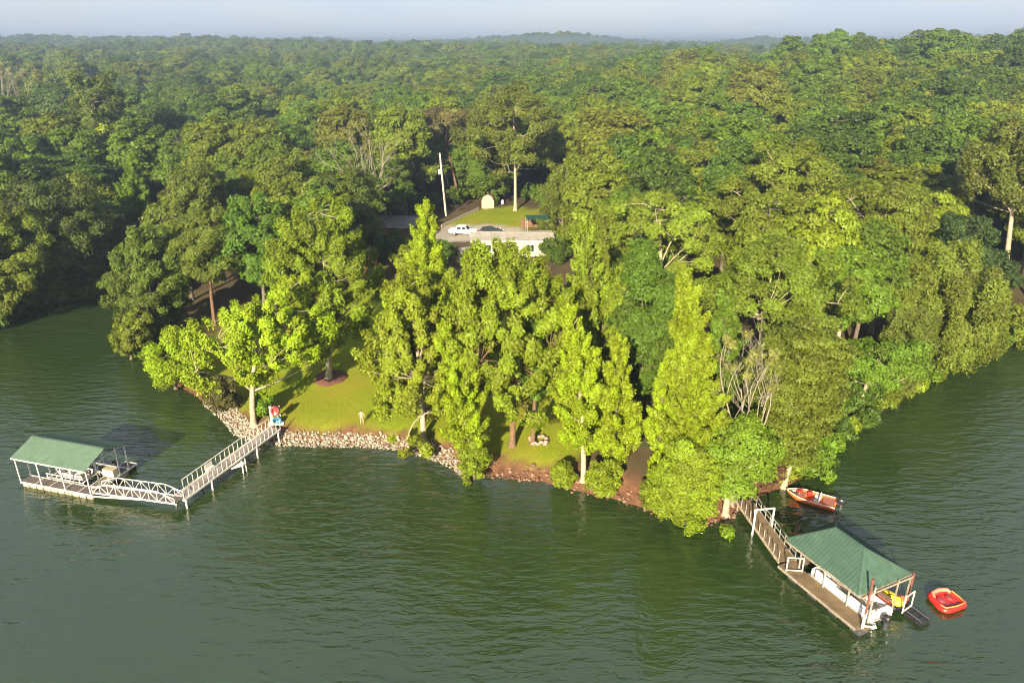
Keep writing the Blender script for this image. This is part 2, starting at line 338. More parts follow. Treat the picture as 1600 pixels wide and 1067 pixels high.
# ------------------------------------------------------------------ water
def water_mat():
    m, t, p, N, K = mat_base('lake_water')
    c = N('ShaderNodeTexCoord')
    def noise(rz, sx, sy, s, d=3, rough=0.5, dist=0.0):
        mp_ = N('ShaderNodeMapping'); mp_.inputs['Rotation'].default_value = (0, 0, R(rz)); mp_.inputs['Scale'].default_value = (sx, sy, 1)
        n = N('ShaderNodeTexNoise'); n.inputs['Scale'].default_value = s; n.inputs['Detail'].default_value = d; n.inputs['Roughness'].default_value = rough; n.inputs['Distortion'].default_value = dist
        K(c.outputs['Object'], mp_.inputs[0]); K(mp_.outputs[0], n.inputs['Vector']); return n.outputs['Fac']
    def mth(op, a, b):
        q = N('ShaderNodeMath'); q.operation = op
        for i, v in enumerate((a, b)):
            if isinstance(v, (int, float)): q.inputs[i].default_value = v
            else: K(v, q.inputs[i])
        return q.outputs[0]
    w = mth('MULTIPLY', noise(32, 0.34, 1.0, 1.15, 3, 0.5, 0.5), 1.0)
    w = mth('ADD', w, mth('MULTIPLY', noise(-14, 0.42, 1.0, 1.8, 3, 0.5, 0.4), 0.6))
    w = mth('ADD', w, mth('MULTIPLY', noise(10, 0.6, 1.0, 5.0, 2), 0.12))
    w = mth('ADD', w, mth('MULTIPLY', noise(24, 0.5, 1.0, 0.45, 2, 0.5, 0.3), 0.8))
    calm = N('ShaderNodeMapRange'); K(noise(20, 0.5, 1, 0.045, 3), calm.inputs[0]); calm.inputs[1].default_value = 0.42; calm.inputs[2].default_value = 0.60; calm.inputs[3].default_value = 0.55; calm.inputs[4].default_value = 1.1
    b = N('ShaderNodeBump'); b.inputs['Distance'].default_value = 0.21
    K(calm.outputs[0], b.inputs['Strength']); K(w, b.inputs['Height']); K(b.outputs[0], p.inputs['Normal'])
    r = N('ShaderNodeValToRGB'); e = r.color_ramp.elements; e[0].position = 0.3; e[0].color = (0.015, 0.030, 0.007, 1); e[1].position = 0.7; e[1].color = (0.020, 0.037, 0.011, 1)
    K(noise(0, 1, 1, 0.03, 3), r.inputs[0]); K(r.outputs[0], p.inputs['Base Color'])
    p.inputs['Roughness'].default_value = 0.06; p.inputs['IOR'].default_value = 1.8; return m
wx = [-3500, -300, -100, 0, 100, 300, 3500]; wy = [-1100, -100, 0, 60, 120, 300]
wv = [(x, y, 0.0) for y in wy for x in wx]; wq = [(j*7+i, j*7+i+1, (j+1)*7+i+1, (j+1)*7+i) for j in range(5) for i in range(6)]
tag(link('water', np_mesh('water', wv, wq, water_mat())), kind='structure')

# ------------------------------------------------------------------ trees
def tubes_np(paths, n=6):
    V = []; Fq = []; b = 0
    for pts, rad in paths:
        pts = np.asarray(pts, float); rad = np.asarray(rad, float); k = len(pts)
        d = np.gradient(pts, axis=0); d /= np.linalg.norm(d, axis=1)[:, None]+1e-9
        ref = np.where(np.abs(d[:, 2:3]) > 0.9, [[1., 0, 0]], [[0, 0, 1.]]); u = np.cross(d, ref); u /= np.linalg.norm(u, axis=1)[:, None]+1e-9
        if k > 1 and (np.sum(u[1:]*u[:-1], 1) < 0).any(): u = np.cross(d, [[0.3, 0.9, 0.2]]); u /= np.linalg.norm(u, axis=1)[:, None]+1e-9
        w = np.cross(d, u); a = 2*np.pi*np.arange(n)/n
        V.append((pts[:, None, :]+(u[:, None, :]*np.cos(a)[None, :, None]+w[:, None, :]*np.sin(a)[None, :, None])*rad[:, None, None]).reshape(-1, 3))
        i = np.arange(k-1)[:, None]*n; j = np.arange(n)[None, :]; j2 = (j+1) % n
        Fq.append((b+np.stack([i+j, i+j2, i+n+j2, i+n+j], -1)).reshape(-1, 4)); b += k*n
    return np.concatenate(V), np.concatenate(Fq)
def unit(v): return v/(np.linalg.norm(v, axis=-1, keepdims=True)+1e-9)
def leaf_cloud(cl, leaf, density, g, up=0.35, jit=0.55, droop=0.0, narrow=0.55, dome=None):
    """cl: list of (centre, (rx,ry,rz), axis or None). Leaf faces over each clump's outer shell."""
    C = []; Nn = []; T = []; CC = np.array([c for c, r, a in cl]); RV = np.array([(r if a is None else (sorted(r)[1]*1.1,)*3) for c, r, a in cl]); RM = RV.max(1)
    for c, r, ax in cl:
        r = np.asarray(r, float); area = 4*np.pi*((r[0]*r[1])**1.6/3+(r[0]*r[2])**1.6/3+(r[1]*r[2])**1.6/3)**(1/1.6)
        n = max(10, int(area*density/(leaf*leaf*narrow*0.5)))
        d = unit(g.normal(size=(n, 3))); d[:, 2] = np.where((d[:, 2] < -0.25) & (g.random(n) < 0.6), -d[:, 2], d[:, 2])
        lump = 1+0.16*np.sin(d @ g.normal(size=3)*4+g.random()*6)+0.12*np.sin(d @ g.normal(size=3)*7+g.random()*6)
        p = d*r*(0.60+0.43*g.random((n, 1))**0.7)*lump[:, None]
        nn = unit(d/r)
        if ax is not None:
            z = unit(np.asarray(ax, float)); x = unit(np.cross(z, [0.31, 0.77, 0.2])); y = np.cross(z, x); m = np.stack([x, y, z]); p = p @ m; nn = nn @ m
        p = p+np.asarray(c); tn = np.full(n, g.random())
        o = np.linalg.norm(CC-np.asarray(c), axis=1); nb_ = np.where((o < RM+max(r)*1.2) & (o > 1e-6))[0]
        if len(nb_):      # no leaves deep inside a neighbouring clump
            k_ = (np.linalg.norm((p[:, None]-CC[nb_][None])/RV[nb_][None], axis=2) > 0.66).all(1); p, nn, tn = p[k_], nn[k_], tn[k_]
        C.append(p); Nn.append(nn); T.append(tn)
    C = np.concatenate(C); Nn = np.concatenate(Nn); T = np.concatenate(T); n = len(C)
    if dome is not None: Nn = unit(Nn*0.75+unit((C-dome[0])/dome[1])*0.65)
    nn = unit(Nn*0.8+np.array([0, 0, up])+g.normal(size=(n, 3))*jit)
    t = unit(np.cross(nn, g.normal(size=(n, 3)))); 
    if droop: t = unit(t+np.array([0, 0, -droop])); t = unit(t-nn*np.sum(t*nn, 1, keepdims=True))
    b = np.cross(nn, t); L_ = leaf*(0.65+0.7*g.random((n, 1))); Wd = L_*narrow
    L_ = L_*1.16; Wd = Wd*1.3
    v = np.stack([C-t*L_*0.4+b*Wd*0.5, C-t*L_*0.3-b*Wd*0.5, C+t*L_*0.6-nn*L_*0.15], 1).reshape(-1, 3)
    return v, np.arange(3*n).reshape(-1, 3), T
def curve(p, q, g, bow=0.15, n=6, rise=0.0):
    p, q = np.asarray(p, float), np.asarray(q, float); t = np.linspace(0, 1, n)[:, None]; L_ = np.linalg.norm(q-p)
    o = g.normal(size=3)*bow*L_; o[2] -= rise*L_
    return p*(1-t)+q*t+np.sin(np.pi*t)*o
def make_tree(kind, Ht, Rd, seed, leaf=0.34, dens=0.85, cb=0.25, lean=(0, 0), bark='grey', full=1.0, rc=None, limb=1.0):
    g = np.random.default_rng(seed); lean = np.array([lean[0], lean[1], 0.0]); paths = []; cl = []
    top = np.array([0, 0, Ht])+lean; r0 = (0.012*Ht+0.07)*limb
    wobv = g.normal(size=2)*0.02*Ht
    def trunk_at(t): t = np.asarray(t)[..., None]; return np.concatenate([lean[:2]*t**1.3+wobv*np.sin(np.pi*t), Ht*t], -1)
    def trunk_r(t): return r0*(1-np.asarray(t))**0.8+0.02
    kw = dict(up=0.12, jit=0.40)
    airy = False
    if kind == 'cone':
        tt = np.concatenate([[0, .02], np.linspace(.06, .985, 12)]); pr = trunk_r(tt); pr[0] *= 1.6; paths.append((trunk_at(tt), pr))
        nb = int(max(24, 2.55*Ht)*full); az = g.random()*6
        for i in range(nb):
            t = cb+(0.97-cb)*(i+g.random())/nb; az += 2.399+g.normal()*0.3
            s = (t-cb)/(1-cb); prof = min(1.0, 0.55+2.2*s)*(1-s)**0.88
            ln = (Rd*prof*((0.5+0.75*g.random()) if airy else (0.72+0.5*g.random()))+0.35)*(1.22 if airy else 1.08); el = R((34 if airy else 28)+28*s+g.normal()*(11 if airy else 7)); ln = ln*(0.92/math.cos(min(el, 1.15)) if airy else 1)
            d = np.array([math.cos(az)*math.cos(el), math.sin(az)*math.cos(el), math.sin(el)]); p = trunk_at(t); q = p+d*ln+np.array([0, 0, 0.10*ln])
            paths.append((curve(p, q, g, 0.04, 4), np.linspace((0.03+0.016*ln)*(limb if airy else 1), 0.012, 4)))
            k = max(2, int(round(ln/0.75)))
            for j in range(k):
                f = 0.32+0.68*(j+0.6)/k; w = (0.36+0.30*(1-f))*(0.6+0.30*min(ln, 2.5))*(0.9+0.45*g.random()); dd = unit(d+np.array([0, 0, 0.95])+g.normal(size=3)*0.16)
                cl.append((p+(q-p)*f+g.normal(size=3)*0.20, (w*0.66, w*0.66, w*1.6), dd))
        cl.append((top-np.array([0, 0, 0.35]), (0.28, 0.28, 0.85), None)); kw = dict(up=0.08, jit=0.45)
    elif kind == 'dead':
        tt = np.linspace(0, 0.42, 6); paths.append((trunk_at(tt), r0*np.linspace(1.1, 0.75, 6)))
        def grow(p, d, ln, r, lev):
            q = p+d*ln; pts = curve(p, q, g, 0.06, 5); paths.append((pts, np.linspace(r, r*0.45, 5)))
            if lev == 0: return
            for k in range(3 if lev > 1 else 4):
                f = 0.45+0.55*g.random(); dd = unit(d+g.normal(size=3)*0.42+np.array([0, 0, 0.22])); grow(p+(q-p)*f, dd, ln*(0.45+0.25*g.random()), r*0.48, lev-1)
            if lev <= 1 and g.random() < full: cl.append((q, (0.5, 0.5, 0.42), None))
        base = trunk_at(0.4)
        for k in range(6):
            a = k*1.05+g.random(); sp = Rd/Ht*1.5
            grow(base-np.array([0, 0, g.random()*0.1*Ht]), unit(np.array([math.cos(a)*sp, math.sin(a)*sp, 1.0+0.3*g.random()])), Ht*0.38*(0.8+0.35*g.random()), r0*0.42, 3)
        if not cl: cl.append((top*0.7, (0.3, 0.3, 0.3), None))
    else:
        if kind == 'shrub': cb = 0.0
        zc = Ht*(cb+1)/2; a = (1-cb)*Ht/2; rc = rc or {'oak': 0.19, 'airy': 0.19, 'open': 0.20, 'layer': 0.25, 'willow': 0.20, 'shrub': 0.26}[kind]*Rd*(1 if kind != 'shrub' else 1)
        rc = max(rc, 0.45)
        ph = g.random((4, 1))*6.3; dirs = unit(g.normal(size=(4, 3)))
        def env(d):
            lp = 1+0.17*np.sin(d @ dirs[0]*3+ph[0])+0.12*np.sin(d @ dirs[1]*5+ph[1])+0.08*np.sin(d @ dirs[2]*8+ph[2])
            return lp
        want = int({'oak': 98, 'airy': 120, 'open': 50, 'layer': 64, 'willow': 95, 'shrub': 42}[kind]*full*max(0.6, min(1.7, a/Rd)))
        P = []; tries = 0
        while len(P) < want and tries < want*30:
            tries += 1; d = unit(g.normal(size=3))
            if d[2] < -0.55 and g.random() < 0.6: continue
            u = 0.42+0.56*g.random()**0.6; rad = Rd-rc*0.55; s = d[2]*u
            hor = rad*(1.0 if s < 0 else 1.0)
            p = np.array([d[0]*hor*u, d[1]*hor*u, d[2]*(a-rc*0.4)*u])*env(d)
            if kind in ('oak', 'open'): p[:2] *= 1.08-0.16*max(0, p[2]/a)
            if kind == 'airy': p[:2] *= 1.12-0.50*max(0, p[2]/a)
            tz = (zc+p[2])/Ht; p = p+np.array([0, 0, zc])+np.append(lean[:2]*max(0, tz)**1.3, 0)
            if p[2] < 0.35: continue
            if any(np.linalg.norm((p-q)*[1, 1, 0.9 if kind != 'layer' else 1.6]) < rc*0.78 for q in P): continue
            P.append(p)
        P = np.array(P)
        for p in P:
            w = rc*(0.75+0.55*g.random())
            rr = {'oak': (w, w, w*0.78), 'airy': (w*0.72, w*0.72, w*1.35), 'open': (w*0.95, w*0.95, w*0.8), 'layer': (w*1.25, w*1.25, w*0.36), 'willow': (w*0.8, w*0.8, w*1.15), 'shrub': (w, w, w*0.85)}[kind]
            ax_ = None
            if kind == 'airy': o_ = p-np.array([lean[0]*0.5, lean[1]*0.5, zc]); ax_ = unit(unit(o_*[1, 1, 0.3])*0.8+np.array([0, 0, 1.0])+g.normal(size=3)*0.25)
            cl.append((p, rr, ax_))
        ntr = {'shrub': 0.3}.get(kind, 0.80); tt = np.concatenate([[0, 0.015], np.linspace(0.05, ntr, 8)]); pr = trunk_r(tt/1.0); pr[0] *= 1.7; pr[1] *= 1.25
        paths.append((trunk_at(tt), pr))
        k = min(len(P), 9 if kind != 'shrub' else 6); far = [int(np.argmax(P[:, 2]))]
        while len(far) < k:
            dd = np.min(np.linalg.norm(P[:, None]-P[far][None], axis=2), 1); far.append(int(np.argmax(dd)))
        limbs = []
        for fi in far:
            q = P[fi]; t0 = np.clip((q[2]-0.55*np.hypot(*(q[:2]-lean[:2]*(q[2]/Ht)))-0.12*Ht)/Ht, min(0.6, cb+0.09) if kind != 'shrub' else 0.03, 0.72); p0 = trunk_at(t0)
            pts = curve(p0, q, g, 0.05, 7, -0.05); limbs.append(pts); rr0 = min(trunk_r(t0)*0.5, 0.013*np.linalg.norm(q-p0)+0.05)
            paths.append((pts, np.linspace(rr0, 0.025, 7)))
        LP = np.concatenate([l[2:6] for l in limbs])
        for i, q in enumerate(P):
            if i in far: continue
            j = int(np.argmin(np.linalg.norm(LP-q, axis=1)+np.where(LP[:, 2] > q[2]+0.5, 3, 0))); paths.append((curve(LP[j], q, g, 0.08, 4), np.linspace(0.03*limb+0.015, 0.012, 4)))
        kw = {'layer': dict(up=0.5, jit=0.40), 'willow': dict(up=0.1, jit=0.5, droop=0.8, narrow=0.34), 'shrub': dict(up=0.15, jit=0.5)}.get(kind, kw)
        if kind in ('oak', 'open', 'willow', 'airy'): kw['dome'] = (np.array([lean[0]*0.4, lean[1]*0.4, zc-a*0.35]), np.array([Rd, Rd, a*1.2]))
    v, f = tubes_np(paths, 6 if Ht > 4 else 4)
    tm = np_mesh('trunk', v, f, BARK[bark], True)
    v, f, T = leaf_cloud(cl, leaf, dens, g, **kw)
    return tm, np_mesh('crown', v, f, LEAF, False, T)
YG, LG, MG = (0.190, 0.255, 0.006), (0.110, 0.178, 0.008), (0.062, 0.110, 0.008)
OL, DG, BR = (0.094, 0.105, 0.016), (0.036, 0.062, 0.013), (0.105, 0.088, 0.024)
NEAR = []        # (x, y, radius) of trees placed one by one
def plant(tm, cm, loc, col, name, label, cat, group, rz=0.0, sc=(1, 1, 1)):
    e = empty(name, loc, rz); e.scale = sc; tag(e, label, cat, group)
    link('trunk', tm, e); c = link('crown', cm, e); c.color = col+(1,); return e
seed_n = [100]
def tree(kind, bx, by, tx, ty, w, cb, col, bark, label, name='tree', cat='tree', group=None, leaf=0.26, dens=0.80, full=1.0, rc=None, limb=1.0, bz=None):
    B = on_land(bx, by) if bz is None else at(bx, by, bz)
    px, py, dep = proj(*B); r = ray(tx, ty); t = B.y/r[1]; topz = CAMH+r[2]*t; topx = r[0]*t
    Ht = topz-B.z; Rd = w/2*dep/FPX; seed_n[0] += 1; g = np.random.default_rng(seed_n[0])
    tm, cm = make_tree(kind, Ht, Rd, seed_n[0], leaf, dens, cb, (topx-B.x, g.normal()*0.03*Ht), bark, full, rc, limb)
    NEAR.append((B.x+(topx-B.x)*0.5, B.y, Rd, Ht, B.z))
    return plant(tm, cm, (B.x, B.y, B.z-0.1), col, name, label, cat, group)
BIG = 'large trees on the point'
# the lawn and the point's left shore
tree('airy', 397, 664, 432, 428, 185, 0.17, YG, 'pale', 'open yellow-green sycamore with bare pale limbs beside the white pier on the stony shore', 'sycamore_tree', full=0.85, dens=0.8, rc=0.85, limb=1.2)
tree('airy', 514, 592, 492, 300, 200, 0.17, (0.135, 0.195, 0.008), 'pale', 'lawn tree standing in a round mulch bed behind the riprap shore', 'shade_tree', full=1.0, dens=0.8, rc=1.0, limb=1.1)
tree('cone', 652, 640, 664, 318, 150, 0.12, YG, 'grey', 'tall pointed yellow-green tree in front of the brown house', 'sweetgum_tree', leaf=0.205, full=1.25)
tree('airy', 662, 690, 634, 425, 165, 0.08, (0.166, 0.207, 0.009), 'pale', 'broad yellow-green tree leaning left over the lawn beside the riprap', 'sweetgum_tree', full=1.15, dens=0.8, rc=0.8, limb=1.1)
tree('cone', 737, 738, 690, 508, 86, 0.16, YG, 'pale', 'slim leaning tree with pale trunk at the right end of the riprap', 'sweetgum_tree', leaf=0.205, full=0.9, dens=0.85)
tree('airy', 800, 697, 790, 376, 185, 0.18, (0.145, 0.195, 0.008), 'brown', 'wide green tree with bare brown trunk in middle of the lawn edge', 'shade_tree', full=1.2, rc=0.95)
tree('cone', 832, 694, 838, 470, 60, 0.35, MG, 'brown', 'thin tree with reddish trunk close behind the wide green tree', 'shade_tree', full=0.8)
tree('cone', 905, 655, 908, 335, 150, 0.12, (0.130, 0.172, 0.009), 'grey', 'tall green tree with bright tips in front of the cream house', 'sweetgum_tree', full=1.1)
tree('cone', 911, 752, 888, 482, 118, 0.17, YG, 'pale', 'pointed yellow-green tree at the water edge with pale trunk showing, left one of two', 'sweetgum_tree', leaf=0.205, full=1.15)
tree('cone', 958, 742, 966, 528, 88, 0.12, YG, 'grey', 'shorter pointed yellow-green tree crowding the right side of its pointed neighbour', 'sweetgum_tree', leaf=0.205, full=1.1)
tree('cone', 1080, 778, 1068, 416, 118, 0.08, (0.165, 0.225, 0.007), 'grey', 'tallest pointed yellow-green spire beside the right boat dock walkway', 'sweetgum_tree', leaf=0.205, full=1.5)
tree('cone', 1035, 760, 1040, 560, 50, 0.1, YG, 'grey', 'low narrow spire hugging the left foot of the tallest pointed tree', 'sweetgum_tree', leaf=0.205, full=0.9)
tree('dead', 1143, 790, 1155, 545, 140, 0.2, (0.13, 0.13, 0.03), 'dead', 'nearly leafless tree with pale bare branches behind the right walkway', 'bare_tree', full=0.38, limb=0.9)
tree('open', 1133, 806, 1165, 648, 112, 0.22, (0.100, 0.144, 0.009), 'pale', 'green tree with thick pale trunk where the right walkway meets the shore', 'sycamore_tree', full=1.1, rc=0.95, limb=1.7)
tree('layer', 1224, 762, 1262, 503, 122, 0.16, (0.102, 0.127, 0.013), 'pale', 'olive tree in flat tiers above the orange boat', 'tiered_tree', full=1.15, rc=1.35)
tree('open', 1338, 648, 1395, 515, 120, 0.28, (0.083, 0.129, 0.009), 'pale', 'leaning tree with slanting pale trunk reaching over the right cove', 'leaning_tree', full=1.0, rc=1.1, limb=1.5)
tree('willow', 1475, 590, 1488, 398, 180, 0.02, (0.109, 0.136, 0.013), 'grey', 'big rounded olive willow drooping over the right cove', 'willow_tree', full=1.35, leaf=0.36)
tree('willow', 1400, 628, 1412, 470, 95, 0.0, (0.088, 0.110, 0.013), 'grey', 'small olive willow between the leaning tree and the big rounded willow', 'willow_tree', full=1.0)
tree('oak', 1185, 600, 1215, 378, 210, 0.38, (0.112, 0.161, 0.011), 'pale', 'spreading light green tree with forked trunk behind the olive tiered tree', 'shade_tree', full=1.1, rc=1.2, limb=1.1)
tree('cone', 1135, 660, 1130, 460, 120, 0.05, (0.083, 0.132, 0.009), 'grey', 'bushy green tree filling the gap right of the tallest spire', 'shade_tree', leaf=0.205, full=1.2)
tree('oak', 1000, 640, 1005, 410, 140, 0.1, MG, 'grey', 'round deep green tree behind the two shorter pointed trees', 'shade_tree', full=1.1, rc=1.2)
tree('open', 1045, 540, 1030, 288, 165, 0.35, (0.124, 0.159, 0.011), 'pale', 'open-limbed yellowish tree with long bare limbs right of the cream house', 'shade_tree', full=1.15, rc=1.25, limb=1.15)
tree('oak', 1225, 480, 1232, 222, 190, 0.30, (0.112, 0.143, 0.011), 'pale', 'huge dome-crowned olive tree halfway up the right wood', 'oak_tree', full=1.35, leaf=0.34, rc=1.15)
tree('oak', 1360, 520, 1385, 272, 145, 0.35, (0.108, 0.138, 0.011), 'pale', 'tall olive tree with long pale trunk right of the huge dome-crowned tree', 'oak_tree', full=1.2, leaf=0.34, rc=1.1)
tree('open', 1562, 488, 1585, 190, 150, 0.48, (0.092, 0.115, 0.012), 'pale', 'sycamore with long bare white trunk at the right edge above the cove', 'sycamore_tree', full=1.2, limb=1.25, leaf=0.34)
tree('oak', 1520, 520, 1500, 330, 120, 0.1, DG, 'grey', 'dark green tree between the big willow and the white-trunked sycamore', 'shade_tree', full=1.1, leaf=0.34)
# left side of the point
tree('oak', 248, 530, 235, 350, 115, 0.05, (0.073, 0.101, 0.010), 'grey', 'dense green tree leaning over the left cove on the tip of the point', 'oak_tree', full=1.2, rc=0.95)
tree('oak', 336, 508, 320, 325, 125, 0.33, (0.090, 0.115, 0.010), 'brown', 'green tree with straight reddish trunk on the left end of the lawn', 'oak_tree', full=1.2, rc=1.0)
tree('oak', 300, 470, 305, 240, 120, 0.2, (0.084, 0.108, 0.011), 'grey', 'tall olive tree behind the reddish-trunked tree on the left of the point', 'oak_tree', full=1.2, leaf=0.34)
tree('oak', 205, 560, 214, 480, 60, 0.0, (0.116, 0.149, 0.011), 'grey', 'small bushy tree overhanging the cove at the very tip of the point', 'shore_tree', full=0.9, bz=0.3)
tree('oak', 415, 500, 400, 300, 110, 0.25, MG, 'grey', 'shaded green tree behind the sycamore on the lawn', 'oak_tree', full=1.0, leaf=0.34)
tree('open', 450, 440, 450, 236, 110, 0.35, (0.096, 0.120, 0.012), 'pale', 'open tree with curving pale limbs above the lawn tree', 'oak_tree', full=1.0, limb=1.3, leaf=0.34)
tree('dead', 580, 400, 588, 200, 120, 0.2, OL, 'dead', 'fan of pale bare limbs rising left of the utility pole', 'bare_tree', full=0.30, limb=1.0, leaf=0.34)
tree('oak', 545, 420, 540, 268, 110, 0.1, (0.073, 0.101, 0.010), 'grey', 'rounded deep green tree left of the brown house', 'oak_tree', full=1.2, leaf=0.34)
tree('oak', 805, 329, 800, 142, 160, 0.24, (0.096, 0.120, 0.011), 'pale', 'large oak with stout pale trunk on the small lawn beside the tan shed', 'oak_tree', full=1.2, leaf=0.35, rc=1.5)
tree('cone', 878, 372, 880, 262, 110, 0.05, (0.083, 0.106, 0.011), 'grey', 'bushy green tree just behind the cream house', 'shade_tree', full=1.1, leaf=0.34)
tree('open', 718, 316, 684, 165, 130, 0.55, (0.098, 0.084, 0.026), 'brown', 'tall brownish pine with bare upper trunk behind the utility pole', 'pine_tree', full=0.8, leaf=0.35)
# the left bank
tree('oak', 12, 508, 12, 330, 130, 0.08, (0.109, 0.136, 0.011), 'grey', 'sunlit tree overhanging the water at the left edge', 'bank_tree', full=1.2, rc=1.2)
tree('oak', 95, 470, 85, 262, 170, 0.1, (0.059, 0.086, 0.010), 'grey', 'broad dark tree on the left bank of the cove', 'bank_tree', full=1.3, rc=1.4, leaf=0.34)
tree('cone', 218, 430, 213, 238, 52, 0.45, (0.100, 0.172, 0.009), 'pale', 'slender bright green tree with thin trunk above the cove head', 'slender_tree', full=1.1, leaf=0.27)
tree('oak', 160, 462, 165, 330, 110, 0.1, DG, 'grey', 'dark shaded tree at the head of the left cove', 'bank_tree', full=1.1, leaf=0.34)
tree('dead', 35, 280, 32, 100, 80, 0.2, BR, 'dead', 'greyish half-bare tree in the forest at the far left', 'bare_tree', full=0.5, leaf=0.37)
tree('open', 152, 330, 150, 108, 90, 0.45, (0.071, 0.092, 0.012), 'pale', 'tall sparse tree with pale forked limbs above the left forest', 'oak_tree', full=0.9, leaf=0.37, limb=1.2)
tree('oak', 1040, 360, 1035, 222, 76, 0.1, BR, 'grey', 'round brownish tree standing out on the right wood', 'oak_tree', full=1.1, leaf=0.35)
# bushes along the water
def bush(bx, by, ty, w, col, label, full=1.0, leaf=0.21, kind='shrub', bz=None): return tree(kind, bx, by, bx, ty, w, 0.0, col, 'grey', label, 'shrub', 'shrub', None, leaf, 0.9, full, None, 1.0, bz)
bush(275, 606, 508, 92, YG, 'yellow-green shrub hanging over the water left of the stony shore', 1.2, bz=0.4)
bush(345, 645, 588, 62, (0.075, 0.070, 0.020), 'dull dark shrub at the left end of the riprap', 1.0)
bush(408, 652, 612, 34, LG, 'small leafy shrub beside the sycamore trunk at the pier', 0.8)
bush(741, 752, 682, 54, (0.142, 0.190, 0.009), 'leafy shrub at the foot of the slim leaning tree', 1.0)
bush(879, 760, 722, 38, (0.142, 0.184, 0.009), 'small round shrub left of the pointed trees on the red bank', 0.8)
bush(945, 770, 716, 66, (0.153, 0.196, 0.009), 'wide low shrub right of the pointed tree trunk on the red bank', 1.0)
bush(1072, 816, 690, 112, (0.144, 0.184, 0.009), 'big feathery willow bush spilling over the bank left of the right walkway', 1.8, 0.25, 'willow', bz=0.3)
bush(1195, 752, 700, 70, (0.085, 0.045, 0.028), 'reddish brown brush behind the right walkway', 0.9)
bush(1018, 796, 752, 36, (0.124, 0.155, 0.011), 'small shrub just left of the big willow bush', 0.7)
bush(1136, 838, 820, 24, LG, 'floating leafy sprig in the water left of the walkway', 0.35, 0.24, bz=-0.15)
bush(572, 452, 400, 58, (0.100, 0.040, 0.030), 'dark red shrub behind the lawn tree', 0.9)


# ------------------------------------------------------------------ riprap and bank rocks
def shore_walk(i0, i1, step):
    out = []
    for a, b in zip(SH[i0:i1], SH[i0+1:i1+1]):
        n = max(1, int(np.hypot(*(b-a))/step))
        for k in range(n):
            t = unit(b-a); out.append((a+(b-a)*k/n, np.array([-t[1], t[0]])))
    return out
def near_index(p): return int(np.argmin(np.hypot(SH[:, 0]-p[0], SH[:, 1]-p[1])))
ICO = None
def rocks(name, mat, label, cat, spots, g):
    V = []; Fq = []; b = 0
    base = np.array([(x, y, z) for z in (-1, 1) for x in (-1, 1) for y in (-1, 1)], float)*0.62
    ext = np.array([(1, 0, 0), (-1, 0, 0), (0, 1, 0), (0, -1, 0), (0, 0, 1), (0, 0, -1)], float)
    P0 = np.concatenate([base, ext])   # 14 corners of a rounded block
    corner = {(-1, -1, -1): 0, (-1, 1, -1): 1, (1, -1, -1): 2, (1, 1, -1): 3, (-1, -1, 1): 4, (-1, 1, 1): 5, (1, -1, 1): 6, (1, 1, 1): 7}
    tri = []
    for ax in range(3):
        for sg in (1, -1):
            cen = 8+ax*2+(0 if sg > 0 else 1); o = [i for i in range(3) if i != ax]; ring = []
            for u, w in ((-1, -1), (1, -1), (1, 1), (-1, 1)):
                k = [0, 0, 0]; k[ax] = sg; k[o[0]] = u; k[o[1]] = w; ring.append(corner[tuple(k)])
            for q in range(4):
                f = (ring[q], ring[(q+1) % 4], cen); p = P0[list(f)]
                if np.dot(np.cross(p[1]-p[0], p[2]-p[0]), p.mean(0)) < 0: f = (f[1], f[0], f[2])
                tri.append(f)
    tri = np.array(tri)
    for x, y, z, s in spots:
        m, _ = np.linalg.qr(g.normal(size=(3, 3))); v = (P0*(0.78+0.44*g.random((14, 1))))*(np.array([1, 0.75, 0.6])*(0.8+0.4*g.random(3))*s) @ m
        V.append(v+[x, y, z]); Fq.append(tri+b); b += 14
    return tag(link(name, np_mesh(name, np.concatenate(V), np.concatenate(Fq), mat)), label, cat, kind='stuff')
i_a, i_b, i_c = near_index(gp(320, 630)), near_index(gp(700, 726)), near_index(gp(1163, 793))
g = np.random.default_rng(5); sp_ = []
for p, n in shore_walk(i_a, i_b+1, 0.14):
    tt = (p[0]-SH[i_a, 0])/(SH[i_b, 0]-SH[i_a, 0]); wd = 1.95 if tt > 0.28 else 2.0
    for k in range(8):
        o = -0.25+wd*(k+g.random())/8; j = g.normal(size=2)*0.1; q = p-n*0+n*o+j
        if g.random() < 0.9: sp_.append((q[0], q[1], None, 0.10+0.14*g.random()**2.2))
sp_ = np.array([(a, b_, 0, d) for a, b_, c, d in sp_]); sg = np.sign(inland(sp_[:60, 0], sp_[:60, 1]).sum())
z_ = terrain(sp_[:, 0], sp_[:, 1]); sp_[:, 2] = np.maximum(z_, -0.3)+0.05
rocks('riprap', M_RIPRAP, 'band of pale limestone riprap along the lawn shore', 'riprap', sp_, g)
sp_ = []
for p, n in shore_walk(i_b, i_c+1, 0.22):
    for k in range(3):
        o = -0.2+1.9*g.random()**1.3; q = p+n*o+g.normal(size=2)*0.15; sp_.append((q[0], q[1], 0, 0.09+0.2*g.random()**2.2))
sp_ = np.array(sp_); sp_[:, 2] = np.maximum(terrain(sp_[:, 0], sp_[:, 1]), -0.2)+0.03
rocks('bank_rocks', M_REDROCK, 'scattered reddish rocks on the bare clay bank under the pointed trees', 'rocks', sp_, g)
